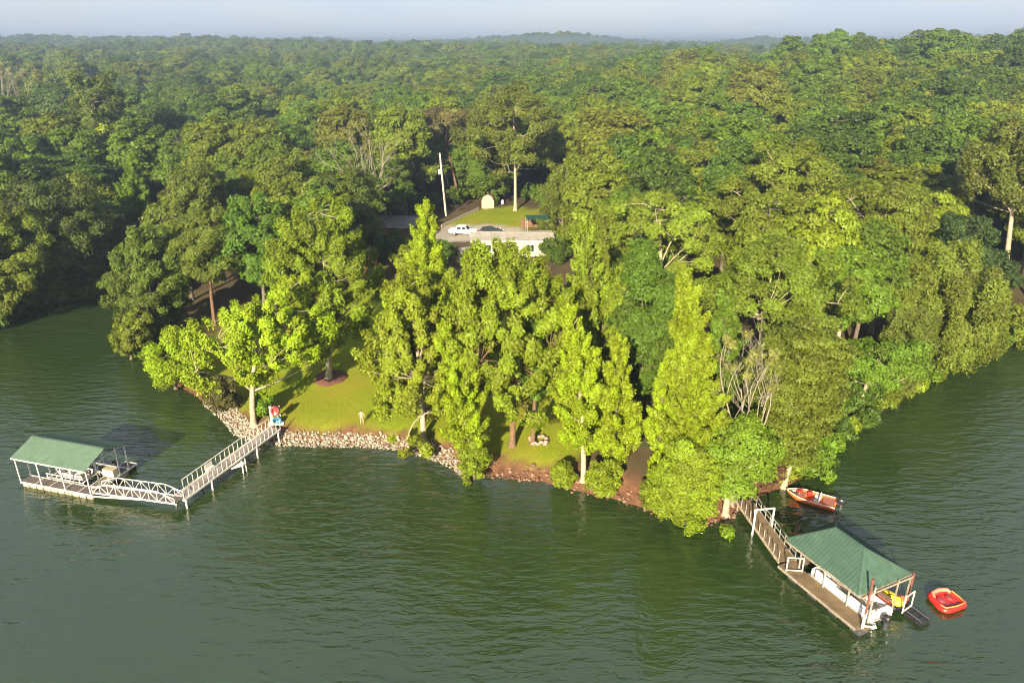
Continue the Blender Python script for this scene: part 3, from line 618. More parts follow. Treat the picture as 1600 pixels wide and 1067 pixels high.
# fire pit stones by the two trunks
fp = on_land(842, 690); sp_ = [(fp.x+0.9*math.cos(a)+g.normal()*0.08, fp.y+0.7*math.sin(a)+g.normal()*0.08, fp.z+0.1+0.18*(k % 2), 0.2+0.06*g.random()) for k, a in enumerate(np.linspace(0, 6.28, 20)[:-1])]
fpe = empty('fire_pit', fp); tag(fpe, 'ring of pinkish stones beside the brown tree trunks on the lawn', 'fire pit')
M_PINK = stone_mat('pinkish_stone', [(0.30, 0.19, 0.15), (0.36, 0.24, 0.19), (0.26, 0.16, 0.125)])
for k, (x, y, z, s) in enumerate(sp_): MB().ball((x-fp.x, y-fp.y, z-fp.z), (s*1.2, s*(0.8+0.3*g.random()), s*0.75), 7, 5).build('stone', M_PINK, fpe)
# mulch bed
mc = on_land(516, 590); mr = []
for k in range(28):
    a = 2*math.pi*k/28; r_ = 2.05*(1+0.06*math.sin(3*a+1)+0.04*math.sin(7*a)); x, y = mc.x+r_*math.cos(a), mc.y+r_*0.95*math.sin(a); mr.append((x, y, ground(x, y)+0.05))
mb = MB(); mi = [(mc.x+(x-mc.x)*0.55, mc.y+(y-mc.y)*0.55, ground(mc.x+(x-mc.x)*0.55, mc.y+(y-mc.y)*0.55)+0.20) for x, y, z in mr]; lo = [(x, y, z-0.3) for x, y, z in mr]
mb.loft([lo, mr, mi], True, False).add(mi+[(mc.x, mc.y, mc.z+0.26)], [(k, (k+1) % 28, 28) for k in range(28)], True)
tag(mb.build('mulch_bed', M_MULCH), 'round reddish mulch bed under the lawn tree', 'mulch bed')

# ------------------------------------------------------------------ left boat dock
LD = at(31.6, 753.4, .55); LDr = at(143, 775, .55); ang = math.atan2(LDr.y-LD.y, LDr.x-LD.x); LW = (LDr-LD).length
dock = empty('boat_dock', (LD.x, LD.y, 0), ang); tag(dock, 'white-framed boat dock with plain sage green gable roof at left', 'dock')
DW, F1, DZ = 5.0, 1.3, 0.55       # depth of the dock, width of a finger, deck height
def frame_rect(x0, y0, x1, y1, nx_, par, dz=DZ):
    """white edge beams, cross beams and dark panels of one stretch of deck"""
    b = 0.10
    for p, q in (((x0, y0+b/2, dz), (x1, y0+b/2, dz)), ((x0, y1-b/2, dz), (x1, y1-b/2, dz))): bar('edge_beam', M_WHITE, par, p, q, b, 0.16)
    xs = np.linspace(x0, x1, nx_+1)
    for i, x in enumerate(xs):
        x = min(max(x, x0+b/2), x1-b/2); bar('cross_beam', M_WHITE, par, (x, y0+b, dz-0.004), (x, y1-b, dz-0.004), b*0.7, 0.15)
    for a, c in zip(xs[:-1], xs[1:]): box('deck_panel', M_DECK_DARK, par, ((a+c)/2, (y0+y1)/2, dz), (c-a-b*0.72, y1-y0-2*b-0.004, 0.11))
frame_rect(0, 0, LW, F1, 5, dock); frame_rect(LW-1.5, F1+0.004, LW, DW-F1-0.004, 2, dock); frame_rect(0, DW-F1, LW, DW, 5, dock); frame_rect(LW-1.5, DW+0.004, LW+0.0, DW+1.1, 1, dock)
for y0 in (0.15, DW-F1+0.15):
    for k in range(10): box('float', M_FLOAT, dock, (0.45+k*(LW-0.9)/9, y0+0.5, 0.22), ((LW-1.0)/10, 1.0, 0.46), bevel=0.05)
for y0 in (F1+0.5, DW-F1-0.5, DW+0.6): box('float', M_BLACK, dock, (LW-0.75, y0, 0.2), (1.3, 0.7, 0.5), bevel=0.05)
EZ, RZ = 3.5, 4.35; PX = [0.06, LW*0.31, LW*0.64, LW-0.06]
for y in (0.06, F1-0.08, DW-F1+0.08, DW-0.06):
    for x in PX:
        top = EZ-0.06+(RZ-EZ)*(min(y, DW-y))/(DW/2)
        bar('post', M_WHITE, dock, (x, y, DZ+0.08), (x, y, top), 0.095)
for x in PX:
    for s in (0, 1):
        y0, y1 = (0.0, DW/2) if s == 0 else (DW, DW/2)
        bar('rafter', M_WHITE, dock, (x, y0, EZ-0.06), (x, y1, RZ-0.06), 0.07, 0.1)
    bar('tie_beam', M_WHITE, dock, (x, 0.05, EZ-0.02), (x, DW-0.05, EZ-0.02), 0.06, 0.08)
    for y in (F1, DW-F1):
        bar('knee_brace', M_WHITE, dock, (x, y, EZ-0.75), (x, y+(0.7 if y < 2 else -0.7), EZ-0.04), 0.05)
ov, oy = 0.12, 0.2; dz_ = oy*(RZ-EZ)/(DW/2)
for s in (0, 1):
    e_ = -oy if s == 0 else DW+oy
    rf = MB().slab([(-ov, e_, EZ-dz_+0.03), (LW+ov, e_, EZ-dz_+0.03), (LW+ov, DW/2, RZ+0.03), (-ov, DW/2, RZ+0.03)], 0.04).build('roof_slope', M_GREENROOF_L, dock)
    mb = MB(); n = int((LW+2*ov)/0.30)
    for k in range(n+1):
        x = -ov+0.02+k*(LW+2*ov-0.04)/n; mb.bar((x, e_, EZ-dz_+0.036), (x, DW/2, RZ+0.036), 0.03, 0.02)
    tag(mb.build('roof_rib', M_GREENROOF_L, rf), kind='stuff')
    bar('fascia', M_WHITE, dock, (-ov, e_, EZ-dz_-0.07), (LW+ov, e_, EZ-dz_-0.07), 0.03, 0.12)
bar('ridge_cap', M_GREENROOF_L, dock, (-ov, DW/2, RZ+0.055), (LW+ov, DW/2, RZ+0.055), 0.3, 0.04)
# boat lift truss in the slip
lift = empty('boat_lift', dock.matrix_basis @ Vector((2.0, F1+0.25, 0)), ang); tag(lift, 'white boat lift frame in the slip under the sage green roof', 'boat lift')
for y in (0.0, 1.95):
    for z in (0.55, 0.95): bar('lift_rail', M_WHITE, lift, (-0.3, y, z), (4.3, y, z), 0.07)
    for k in range(9): bar('lift_web', M_WHITE, lift, (-0.3+k*0.57, y, 0.58), (-0.05+k*0.57, y, 0.92), 0.045)
for x in (0.0, 4.0): bar('lift_cross_beam', M_WHITE, lift, (x, 0.04, 0.50), (x, 1.91, 0.50), 0.08)
# small white boat on the lift
def hull_rings(Ln, Bm, z0, z1, bow=0.38, fl=0.75):
    rings = []
    for t in np.linspace(0, 1, 11):
        x = t*Ln; w = Bm/2*(1.0 if t < 1-bow else max(0.04, 1-((t-(1-bow))/bow)**2.2)); zk = z0+(z1-z0)*0.85*max(0, (t-(1-bow))/bow)**2.4; sh = z1+0.10*t*t
        rings.append([(x, -w, sh), (x, -w*fl, z0+(zk-z0)*0.8+0.10), (x, 0, zk), (x, w*fl, z0+(zk-z0)*0.8+0.10), (x, w, sh)])
    return rings
def boat_shell(mb, rings, th=0.07, zf=None):
    inn = []
    for r in rings:
        w = max(0.01, abs(r[0][1])-th*1.6); x = r[0][0]; f = (zf if zf is not None else r[2][2]+0.25); f = max(f, r[2][2]+0.08); f = min(f, r[0][2]-0.05)
        inn.append([(x, w, r[0][2]), (x, w*0.9, f), (x, -w*0.9, f), (x, -w, r[0][2])])
    mb.loft([r+i for r, i in zip(rings, inn)], True, True)
sk = empty('small_boat', dock.matrix_basis @ Vector((5.9, F1+1.22, 0.45)), ang+math.pi); tag(sk, 'small white boat sitting on the lift under the sage green roof', 'boat')
mb = MB(); boat_shell(mb, hull_rings(3.9, 1.55, 0.12, 0.72), 0.07, 0.38); mb.build('hull', plain('boat_white', (0.74, 0.68, 0.64), 0.35, 0.1), sk)
box('seat', M_VINYL, sk, (0.8, 0, 0.52), (0.55, 1.2, 0.3), bevel=0.06); box('seat', M_VINYL, sk, (1.9, 0.3, 0.52), (0.5, 0.45, 0.3), bevel=0.06); box('backrest', M_VINYL, sk, (1.62, 0.3, 0.80), (0.12, 0.45, 0.4), bevel=0.04)
box('console', M_DARKGREY, sk, (2.35, 0.3, 0.66), (0.4, 0.5, 0.5), bevel=0.05); MB().slab([(2.50, -0.6, 0.78), (2.5, 0.6, 0.78), (2.25, 0.5, 1.1), (2.25, -0.5, 1.1)], 0.02).build('windshield', M_GLASS, sk)
def outboard(par, c, s=1.0, cowl=M_BLACK):
    o = MB(); o.loft([[(c[0]+s*x*sc_, c[1]+s*y*sc_*0.75, c[2]+s*z) for x, y in ((.26, .2), (.1, .26), (-.22, .24), (-.3, .1), (-.3, -.1), (-.22, -.24), (.1, -.26), (.26, -.2))] for z, sc_ in ((0, .8), (.1, 1), (.3, 1), (.42, .85), (.48, .45))])
    m_ = o.build('outboard_cowl', cowl, par)
    q = MB().bar((c[0]-.05*s, c[1], c[2]+.02), (c[0]-.1*s, c[1], c[2]-.85*s), .16*s, .14*s); q.box((c[0]-.16*s, c[1], c[2]-.72*s), (.42*s, .2*s, .03)); q.build('outboard_leg', M_DARKGREY, m_)
    MB().bar((c[0]+.3*s, c[1], c[2]+.05), (c[0]+.05*s, c[1], c[2]+.05), .22*s, .2*s).build('bracket', M_DARKGREY, m_)
outboard(sk, (-0.25, 0, 0.7), 0.8)
st = empty('storage_box', dock.matrix_basis @ Vector((LW-0.85, DW-1.55, DZ+0.06)), ang); tag(st, 'cream storage box on the end deck of the left dock', 'storage box')
box('chest', plain('cream_plastic', (0.66, 0.60, 0.36), 0.6, 0.08), st, (0, 0, 0.38), (1.25, 0.7, 0.76), bevel=0.04); box('lid', M_CREAM, st, (0, 0, 0.81), (1.31, 0.76, 0.09), bevel=0.03); box('latch', M_DARKGREY, st, (0, -0.385, 0.74), (0.1, 0.03, 0.12))
gr = empty('kettle_grill', dock.matrix_basis @ Vector((LW-1.15, DW-0.55, DZ+0.06)), ang); tag(gr, 'black kettle grill beside the cream storage box on the dock', 'grill')
MB().ball((0, 0, 0.85), (0.32, 0.32, 0.26)).build('bowl', M_BLACK, gr)
for k in range(3): a = k*2.09; bar('leg', M_DARKGREY, gr, (0.12*math.cos(a), 0.12*math.sin(a), 0.7), (0.3*math.cos(a), 0.3*math.sin(a), 0), 0.03)
# ------------------------------------------------------------------ truss gangway from the dock to the pier
GA = dock.matrix_basis @ Vector((LW-0.15, 0.95, 0)); GB = at(276, 781, 1.05); v_ = Vector((GB.x-GA.x, GB.y-GA.y, 0)); gl = v_.length+0.3; ga = math.atan2(v_.y, v_.x)
gw = empty('gangway', (GA.x, GA.y, 0), ga); tag(gw, 'white arched truss gangway linking the left dock to the pier', 'gangway')
z0, z1, hw = DZ+0.16, 1.08, 0.62
def gz(t): return z0+(z1-z0)*t
def gt(t): return gz(t)+(1.12 if 0.085 < t < 0.915 else 0.5)
NB = 10
for s in (-1, 1):
    y = s*hw
    bar('bottom_chord', M_WHITE, gw, (0, y, z0), (gl, y, z1), 0.09, 0.12)
    ts = [i/NB for i in range(NB+1)]; ht = lambda t: gz(t)+1.15*min(1, 0.45+min(t, 1-t)*2.8)
    for a, b in zip(ts[:-1], ts[1:]): bar('top_chord', M_WHITE, gw, (a*gl, y, ht(a)), (b*gl, y, ht(b)), 0.06)
    for t in ts: bar('upright', M_WHITE, gw, (t*gl, y, gz(t)), (t*gl, y, ht(t)), 0.045)
    for i in range(NB):
        a, b = ts[i], ts[i+1]
        if i % 2 == 0: bar('diagonal', M_WHITE, gw, (a*gl, y, gz(a)), (b*gl, y, ht(b)), 0.04)
        else: bar('diagonal', M_WHITE, gw, (a*gl, y, ht(a)), (b*gl, y, gz(b)), 0.04)
MB().slab([(0, -hw+.06, z0+.02), (gl, -hw+.06, z1+.02), (gl, hw-.06, z1+.02), (0, hw-.06, z0+.02)], 0.06).build('deck', M_DECK_DARK, gw)
MS = bar('mooring_strut', M_WHITE, None, dock.matrix_basis @ Vector((LW+0.05, 0.05, 0.5)), at(266, 783, 0.62), 0.10); tag(MS, 'long white strut running low over the water beside the truss gangway', 'strut')
# ------------------------------------------------------------------ fixed pier to the stony shore
PA = at(279, 778, 1.05); PB = on_land(432, 684); v_ = Vector((PB.x-PA.x, PB.y-PA.y, 0)); pl = v_.length; pa_ = math.atan2(v_.y, v_.x)
pier = empty('pier', (PA.x, PA.y, 0), pa_); tag(pier, 'long white-railed pier running from the gangway up to the stony shore', 'pier')
pz0, pz1 = 1.05, max(1.55, PB.z+0.25); pzf = lambda x: pz0+(pz1-pz0)*x/pl; ph = 0.72
nP = 12
for i in range(nP):
    a, b = pl*i/nP, pl*(i+1)/nP
    MB().slab([(a+.02, -ph+.07, pzf(a)), (b-.02, -ph+.07, pzf(b)), (b-.02, ph-.07, pzf(b)), (a+.02, ph-.07, pzf(a))], 0.07).build('deck_panel', plain('grey_deck_%d' % i, (0.20+0.03*math.sin(i*2.3), 0.175+0.03*math.sin(i*2.3), 0.165+0.03*math.sin(i*2.3)), 0.8, 0.15, 4), pier)
for s in (-1, 1):
    y = s*ph
    bar('side_beam', M_WHITE, pier, (0, y, pz0-.05), (pl, y, pz1-.05), 0.09, 0.2)
    x0 = 1.35 if s > 0 else 0.0
    bar('handrail', M_WHITE, pier, (x0, y, pzf(x0)+1.02), (pl, y, pz1+1.02), 0.06)
    nb = int((pl-x0)/0.62)
    for k in range(nb+1):
        x = x0+(pl-x0)*k/nb; bar('baluster', M_WHITE, pier, (x, y, pzf(x)+.02), (x, y, pzf(x)+1.0), 0.04)
for x in (0.15, pl*0.25, pl*0.72, pl*0.97):
    for s in (-1, 1): tube('pile', M_WHITE, pier, [(x, s*(ph-0.02), -2.2), (x, s*(ph-0.02), pzf(x)-.02)], 0.085)
    bar('pile_cap', M_WHITE, pier, (x, -ph-.1, pzf(x)-.24), (x, ph+.1, pzf(x)-.24), 0.1, 0.14)
x = pl*0.5
MB().slab([(x-.9, -ph-.08, pzf(x)-.3), (x+.6, -ph-.08, pzf(x)-.3), (x+.6, -ph-.75, pzf(x)-.3), (x+.1, -ph-.75, pzf(x)-.3)], 0.1).build('side_bracket', M_WHITE, pier)
for xx in (x+.55, x+.1): tube('pile', M_WHITE, pier, [(xx, -ph-.65, -2.2), (xx, -ph-.65, pzf(x)+.2)], 0.07)
bn = empty('pier_bench', pier.matrix_basis @ Vector((pl*0.33, ph-0.28, pzf(pl*0.33)+.01)), pa_); tag(bn, 'white bench on the pier deck against the far railing', 'bench')
box('seat', M_WHITE, bn, (0, 0, 0.42), (1.0, 0.36, 0.05)); box('backrest', M_WHITE, bn, (0, 0.16, 0.7), (1.0, 0.04, 0.4))
for xx in (-.42, .42):
    for y in (-.13, .13): bar('leg', M_WHITE, bn, (xx, y, 0), (xx, y, 0.40), 0.05)

# ------------------------------------------------------------------ rack with floats by the pier head
rp_ = on_land(432, 663); rk = empty('float_rack', rp_, 0.15); tag(rk, 'white post rack on the grass where the pier reaches the lawn', 'rack')
box('base', M_WHITE, rk, (0, 0, 0.10), (1.75, 0.75, 0.14), bevel=0.02)
bar('post', M_WHITE, rk, (-0.45, 0.05, 0.17), (-0.45, 0.05, 2.25), 0.26, 0.12); bar('post', M_WHITE, rk, (0.50, 0.2, 0.17), (0.50, 0.2, 2.2), 0.08)
for z in (0.75, 1.35): bar('cross_bar', M_WHITE, rk, (-0.4, 0.12, z), (0.55, 0.2, z), 0.06)
def ringfloat(name, mat, c, rx, rz_, r, label, cat):
    pts = [(c[0]+rx*math.cos(a), c[1]+0.06*math.sin(2*a), c[2]+rz_*math.sin(a)) for a in np.linspace(0, 2*math.pi, 25)]
    e = empty(name, rk.matrix_basis @ Vector((0, 0, 0)), 0.15); tag(e, label, cat); MB().tube(pts, r, 10).build('ring', mat, e)
    MB().ball((c[0], c[1]+0.02, c[2]), (rx*0.9, r*0.5, rz_*0.9)).build('seat', mat, e); return e
ringfloat('swim_float', M_MAROON, (0.05, -0.12, 1.75), 0.36, 0.48, 0.15, 'dark red swim float hung on top of the white rack', 'float')
ringfloat('swim_float', M_BLUE, (0.16, -0.22, 0.58), 0.38, 0.26, 0.16, 'blue swim float leaning at the foot of the white rack', 'float')
pd = empty('paddle', rk.matrix_basis @ Vector((0.25, -0.3, 0.17)), 0.15); tag(pd, 'white paddle resting across the floats on the rack', 'paddle')
tube('shaft', M_WHITE, pd, [(0.45, 0, 0.1), (-0.1, 0.05, 1.15)], 0.025); MB().ball((-0.16, 0.05, 1.27), (0.16, 0.05, 0.2)).build('blade', M_WHITE, pd)

# ------------------------------------------------------------------ person on the lawn
pp = on_land(566, 663); per = empty('person', pp, R(172)); tag(per, 'bare-chested person in tan shorts standing on the lawn above the riprap', 'person')
def skin_body(name, nodes, edges, mat, par, lv=2):
    me = bpy.data.meshes.new(name); me.from_pydata([n[:3] for n in nodes], edges, []); o = link(name, me, par)
    sk_ = o.modifiers.new('skin', 'SKIN'); sk_.use_smooth_shade = True
    lay = me.skin_vertices[0].data if me.skin_vertices else None
    if lay is None:
        bpy.context.view_layer.objects.active = o; bpy.ops.object.select_all(action='DESELECT'); o.select_set(True); bpy.ops.mesh.customdata_skin_add(); lay = me.skin_vertices[0].data
    for i, n in enumerate(nodes): lay[i].radius = (n[3], n[4] if len(n) > 4 else n[3]); lay[i].use_root = (i == 0)
    ss = o.modifiers.new('sub', 'SUBSURF'); ss.levels = lv; ss.render_levels = lv; me.materials.append(mat); return o
Nn_ = [(0, 0, .98, .15, .11), (0, 0, 1.12, .14, .10), (0, .01, 1.32, .17, .11), (0, .01, 1.44, .12, .09), (0, 0, 1.53, .055), (0, -.01, 1.62, .085, .095), (0, -.01, 1.73, .075, .085),
       (-.19, .01, 1.42, .065), (-.30, .0, 1.18, .048), (-.33, -.10, .95, .038), (-.34, -.14, .86, .035), (.19, .01, 1.42, .065), (.31, .02, 1.18, .048), (.30, -.10, .97, .038), (.29, -.15, .88, .035),
       (-.10, 0, .88, .095), (-.13, -.02, .50, .065), (-.14, .02, .10, .045), (-.15, -.12, .035, .04, .035), (.10, 0, .88, .095), (.13, .0, .50, .065), (.15, .03, .10, .045), (.17, -.10, .035, .04, .035)]
Ee = [(0, 1), (1, 2), (2, 3), (3, 4), (4, 5), (5, 6), (3, 7), (7, 8), (8, 9), (9, 10), (3, 11), (11, 12), (12, 13), (13, 14), (0, 15), (15, 16), (16, 17), (17, 18), (0, 19), (19, 20), (20, 21), (21, 22)]
for s, hb in ((-1, 10), (1, 14)):       # five fingers rooted in each palm
    b0 = Nn_[hb]
    for k, (dx, dy, ln) in enumerate(((-.028, -.01, .085), (-.010, -.018, .098), (.010, -.016, .092), (.026, -.006, .072), (.04*-s, -.02, .055))):
        i = len(Nn_); Nn_ += [(b0[0]+dx, b0[1]+dy, b0[2]-ln*0.6, .010), (b0[0]+dx*1.05, b0[1]+dy-.012, b0[2]-ln-.02, .008)]; Ee += [(hb, i), (i, i+1)]
skin_body('body', Nn_, Ee, M_SKIN, per)
skin_body('shorts', [(0, 0, .99, .165, .125), (0, 0, 1.05, .155, .118), (-.105, 0, .86, .115), (-.125, -.01, .60, .095), (.105, 0, .86, .115), (.125, 0, .60, .095)], [(0, 1), (0, 2), (2, 3), (0, 4), (4, 5)], plain('tan_shorts', (0.36, 0.19, 0.10), 0.8, 0.1), per, 1)
MB().ball((0, .012, 1.725), (.098, .108, .085)).build('hair', plain('brown_hair', (0.06, 0.035, 0.02), 0.6, 0.1), per)
MB().ball((0, -.105, 1.66), (.016, .026, .026), 6, 4).build('nose', M_SKIN, per)
for s in (-1, 1): MB().ball((s*.034, -.088, 1.69), (.016, .012, .010), 6, 4).build('eye', M_BLACK, per); MB().ball((s*.092, 0, 1.67), (.012, .026, .035), 6, 4).build('ear', M_SKIN, per)
MB().box((0, -.096, 1.61), (.05, .012, .012)).build('mouth', plain('lips', (0.35, 0.12, 0.1), 0.5, 0.05), per)

# ------------------------------------------------------------------ right boat dock, hip roof
RD0 = at(1229, 893, .6); RD1 = at(1343, 986, .6); v_ = RD1-RD0; RLn = v_.length; ra = math.atan2(v_.y, v_.x)
rd = empty('boat_dock', (RD0.x, RD0.y, 0), ra); tag(rd, 'wooden boat dock with ribbed dark green hip roof at right', 'dock')
# local x runs out from the shore end to the lake end, +y away to the right hand side
RW, f1, f2 = 5.5, 1.35, 0.55; z = 0.6
def boards(x0, y0, x1, y1): box('decking', M_DECK_BROWN, rd, ((x0+x1)/2, (y0+y1)/2, z-.03), (x1-x0, y1-y0, .06)); return
boards(0, 0, RLn-.35, f1); boards(-.004-.9, 0, -.004, RW); boards(0, 3.55, RLn-.9, 3.55+f2); boards(0, RW-.6, RLn-.1, RW)
MB().prism([(RLn-.346, .02), (RLn+.12, .5), (RLn+.12, f1), (RLn-.346, f1)], z-.058, z-.002).build('decking', M_DECK_BROWN, rd)
for (x0, y0, x1, y1) in ((-.9, -.04, RLn-.35, -.04), (0, f1+.04, RLn+.1, f1+.04), (0, 3.51, RLn-.9, 3.51), (0, 3.59+f2, RLn-.9, 3.59+f2), (0, RW+.04, RLn-.6, RW+.04)): bar('side_board', M_TIMBER, rd, (x0, y0, z-.12), (x1, y1, z-.12), .07, .22)
for y0, L_ in ((.62, RLn), (3.82, RLn-1), (RW-.3, RLn-.8)):
    for k in range(7): box('float', M_BLACK if k % 2 else M_DARKGREY, rd, (.5+k*(L_-1)/6, y0, .23), (.9, .5 if y0 > 1 else 1.0, .52), bevel=.05)
EZ, RZ = 3.55, 5.25
rx0, rx1, ry0, ry1 = -.55, RLn-.55, -.15, RW-.05; rm = (ry0+ry1)/2; hs = 2.25
A_, B_, C_, D_ = (rx0, ry0, EZ), (rx1, ry0, EZ), (rx1, ry1, EZ), (rx0, ry1, EZ); E_, F_ = (rx0+hs, rm, RZ), (rx1-hs, rm, RZ)
def slope(poly, eave0, eave1, tops):
    rf = MB().slab(poly, .04).build('roof_slope', M_GREENROOF, rd); mb = MB()
    e0, e1 = Vector(eave0), Vector(eave1); L_ = (e1-e0).length; d = (e1-e0)/L_; n = int(L_/.30); up = Vector((0, 0, .012)); run = Vector(poly[2])-e1
    inw = run-d*run.dot(d)
    for k in range(1, n):
        s = L_*k/n; f = min(1.0, s/tops, (L_-s)/tops) if len(poly) == 4 else min(s, L_-s)/(L_/2)
        a = e0+d*s+up; b = a+inw*f*.985; mb.bar(a, b, .07, .08)
    tag(mb.build('roof_rib', M_GREENROOF, rf), kind='stuff')
slope([A_, B_, F_, E_], A_, B_, hs); slope([C_, D_, E_, F_], C_, D_, hs); slope([B_, C_, F_], B_, C_, hs); slope([D_, A_, E_], D_, A_, hs)
for p, q in ((E_, F_), (A_, E_), (D_, E_), (B_, F_), (C_, F_)): bar('ridge_cap', M_GREENROOF, rd, Vector(p)+Vector((0, 0, .04)), Vector(q)+Vector((0, 0, .04)), .2, .04)
for p, q in ((A_, B_), (B_, C_), (C_, D_), (D_, A_)): bar('fascia', M_TIMBER, rd, Vector(p)-Vector((0, 0, .14)), Vector(q)-Vector((0, 0, .14)), .05, .16)
for x in (.1, RLn*.36, RLn*.68, RLn-.35):
    for y in (f1-.1, 3.8, RW-.35): bar('post', M_TIMBER if y > 2 else M_GALV, rd, (x, y, z), (x, y, EZ-.15+ (0.55 if y < 3 else 0.3)*1.0 if y != RW-.35 else EZ-.1), .09)
    bar('tie_beam', M_TIMBER, rd, (x, ry0+.1, EZ-.12), (x, ry1-.1, EZ-.12), .07, .14)
def gate_frame(p, q, h, nm='gate_frame'):
    p, q = Vector(p), Vector(q); m_ = MB(); u = Vector((0, 0, h))
    for a, b in ((p, p+u), (q, q+u), (p+u, q+u), (p+u*.08, q+u*.08)): m_.bar(a, b, .065)
    return m_.build(nm, M_WHITE, rd)
gate_frame((-.1, .05, z), (.55, f1-.2, z), 1.35); gate_frame((RLn+.05, RW-1.0, z), (RLn-.15, RW+.25, z), 1.5)
bar('end_rail', M_WHITE, rd, (RLn-.3, .45, z+.12), (RLn+.35, f1, z+.12), .09)
for i_, (px, py, tpx, tpy, lb) in enumerate(((1345, 990, 1354, 905, 0), (1417, 940, 1427, 896, 1), (1240, 852, 1241, 816, 2))):
    b_ = at(px, py, 0.0); r = ray(tpx, tpy); t = b_.y/r[1]; tz = CAMH+r[2]*t
    sp = empty('mooring_pile', (b_.x, b_.y, 0)); tag(sp, ('white-footed rusty steel pile at the lake end of the right dock', 'rusty steel pile at the outer right corner of the right dock', 'short rusty pile between the walkway and the right dock roof')[lb], 'pile', 'rusty piles of the right dock')
    tube('upper_pipe', M_RUST, sp, [(0, 0, 1.9 if lb == 0 else -2), (0, 0, tz)], .085); tube('pipe_cap', M_RUST, sp, [(0, 0, tz), (0, 0, tz+.04)], .11)
    if lb == 0: tube('lower_sleeve', M_WHITE, sp, [(0, 0, -2), (0, 0, 1.9)], .11)
# ------------------------------------------------------------------ walkway from the shore to the right dock
WA = (at(1150, 787, 1.0)+at(1173, 776, 1.0))/2; WB = rd.matrix_basis @ Vector((-.92, 1.0, 0)); v_ = Vector((WB.x-WA.x, WB.y-WA.y, 0)); wl = v_.length; wa = math.atan2(v_.y, v_.x)
wk = empty('walkway', (WA.x, WA.y, 0), wa); tag(wk, 'narrow wooden walkway with pipe railing leading to the hip-roofed dock', 'walkway')
wz = lambda x: 1.05+(z+.1-1.05)*x/wl; wh = .72
nP = 14
for i in range(nP):
    a, b = wl*i/nP, wl*(i+1)/nP; MB().slab([(a+.008, -wh, wz(a)), (b-.008, -wh, wz(b)), (b-.008, wh, wz(b)), (a+.008, wh, wz(a))], .06).build('deck_section', M_DECK_BROWN, wk)
for s in (-1, 1):
    bar('stringer', M_TIMBER if s > 0 else M_FLOAT, wk, (0, s*(wh+.05), wz(0)-.1), (wl, s*(wh+.05), wz(wl)-.1), .08, .24)
    n = 9
    for k in range(n+1):
        x = wl*(.02+.96*k/n); bar('rail_post', M_GALV, wk, (x, s*(wh+.02), wz(x)), (x, s*(wh+.02), wz(x)+1.0), .05)
    if s > 0:
        for h in (.55, 1.0): bar('rail', M_GALV, wk, (0.1, s*(wh+.02), wz(0)+h), (wl-.1, s*(wh+.02), wz(wl)+h), .05)
for x in (wl*.02,):
    for s in (-1, 1): tube('support_pile', M_TIMBER, wk, [(x, s*.6, -1.5), (x, s*.6, wz(x)-.05)], .08)
ar = empty('portal_frame', wk.matrix_basis @ Vector((wl*.46, 0, 0)), wa); tag(ar, 'white pipe portal standing over the right walkway', 'portal frame')
for s in (-1, 1): tube('upright', M_WHITE, ar, [(0, s*(wh+.16), -2), (0, s*(wh+.16), 2.75)], .085)
bar('crossbar', M_WHITE, ar, (0, -(wh+.16), 2.72), (0, wh+.16, 2.72), .1); MB().ball((0, -(wh+.16), 2.6), (.17, .17, .2)).build('collar', M_WHITE, ar)

# ------------------------------------------------------------------ pontoon boat in the slip (bow to the shore)
pb = empty('pontoon_boat', rd.matrix_basis @ Vector((RLn-.15, 2.45, 0)), ra+math.pi); tag(pb, 'white pontoon boat moored under the dark green hip roof', 'boat')
BL = 6.4
for y in (-.72, .72):
    MB().tube([(-.1, y, .22), (.0, y, .22), (BL-.9, y, .22), (BL-.3, y, .30), (BL, y, .42)], [.2, .3, .3, .24, .05], 12).build('pontoon', M_ALU, pb)
box('deck', plain('boat_carpet', (.30, .27, .24), .9, .1), pb, (BL/2-.15, 0, .58), (BL-.5, 2.05, .10))
for y in (-1.0, 1.0):
    for k in range(4): box('fence_panel', M_GEL, pb, (.55+k*1.42+.05, y, .98), (1.36, .05, .62), bevel=.02)
    tube('fence_rail', M_ALU, pb, [(.0, y, 1.33), (BL-.5, y, 1.33)], .025)
box('fence_panel', M_GEL, pb, (BL-.42, 0, .98), (.05, 1.9, .62), bevel=.02)
def bench(c, d, bk):
    b_ = box('bench', M_VINYL, pb, c, d, bevel=.05); box('backrest', M_GEL, b_, (c[0]+bk[0], c[1]+bk[1], c[2]+.38), (d[0] if bk[0] == 0 else .16, d[1] if bk[1] == 0 else .16, .46), bevel=.06)
bench((1.3, .68, .85), (1.9, .52, .42), (0, .22)); bench((4.6, .68, .85), (2.0, .52, .42), (0, .22)); bench((4.6, -.68, .85), (2.0, .52, .42), (0, -.22)); bench((.45, -.3, .85), (.55, 1.2, .42), (-.2, 0))
box('console', M_GEL, pb, (2.6, -.62, 1.05), (.6, .65, .85), bevel=.07); MB().slab([(2.75, -.95, 1.48), (2.75, -.3, 1.48), (2.6, -.35, 1.78), (2.6, -.9, 1.78)], .02).build('windshield', M_GLASS, pb)
box('helm_seat', M_VINYL, pb, (1.85, -.6, 1.1), (.5, .5, .2), bevel=.06); box('helm_backrest', M_GEL, pb, (1.62, -.6, 1.42), (.14, .5, .5), bevel=.06); tube('helm_pedestal', M_ALU, pb, [(1.85, -.6, .63), (1.85, -.6, 1.0)], .06)
sw = MB(); sw.tube([(2.28+.06*0, -.62+.19*math.cos(a), 1.35+.19*math.sin(a)) for a in np.linspace(0, 6.283, 17)], .02, 6).build('steering_wheel', M_BLACK, pb)
MB().tube([(4.6, .4, 1.45), (5.2, .4, 1.45)], .2, 12).build('rolled_cover', M_GEL, pb)
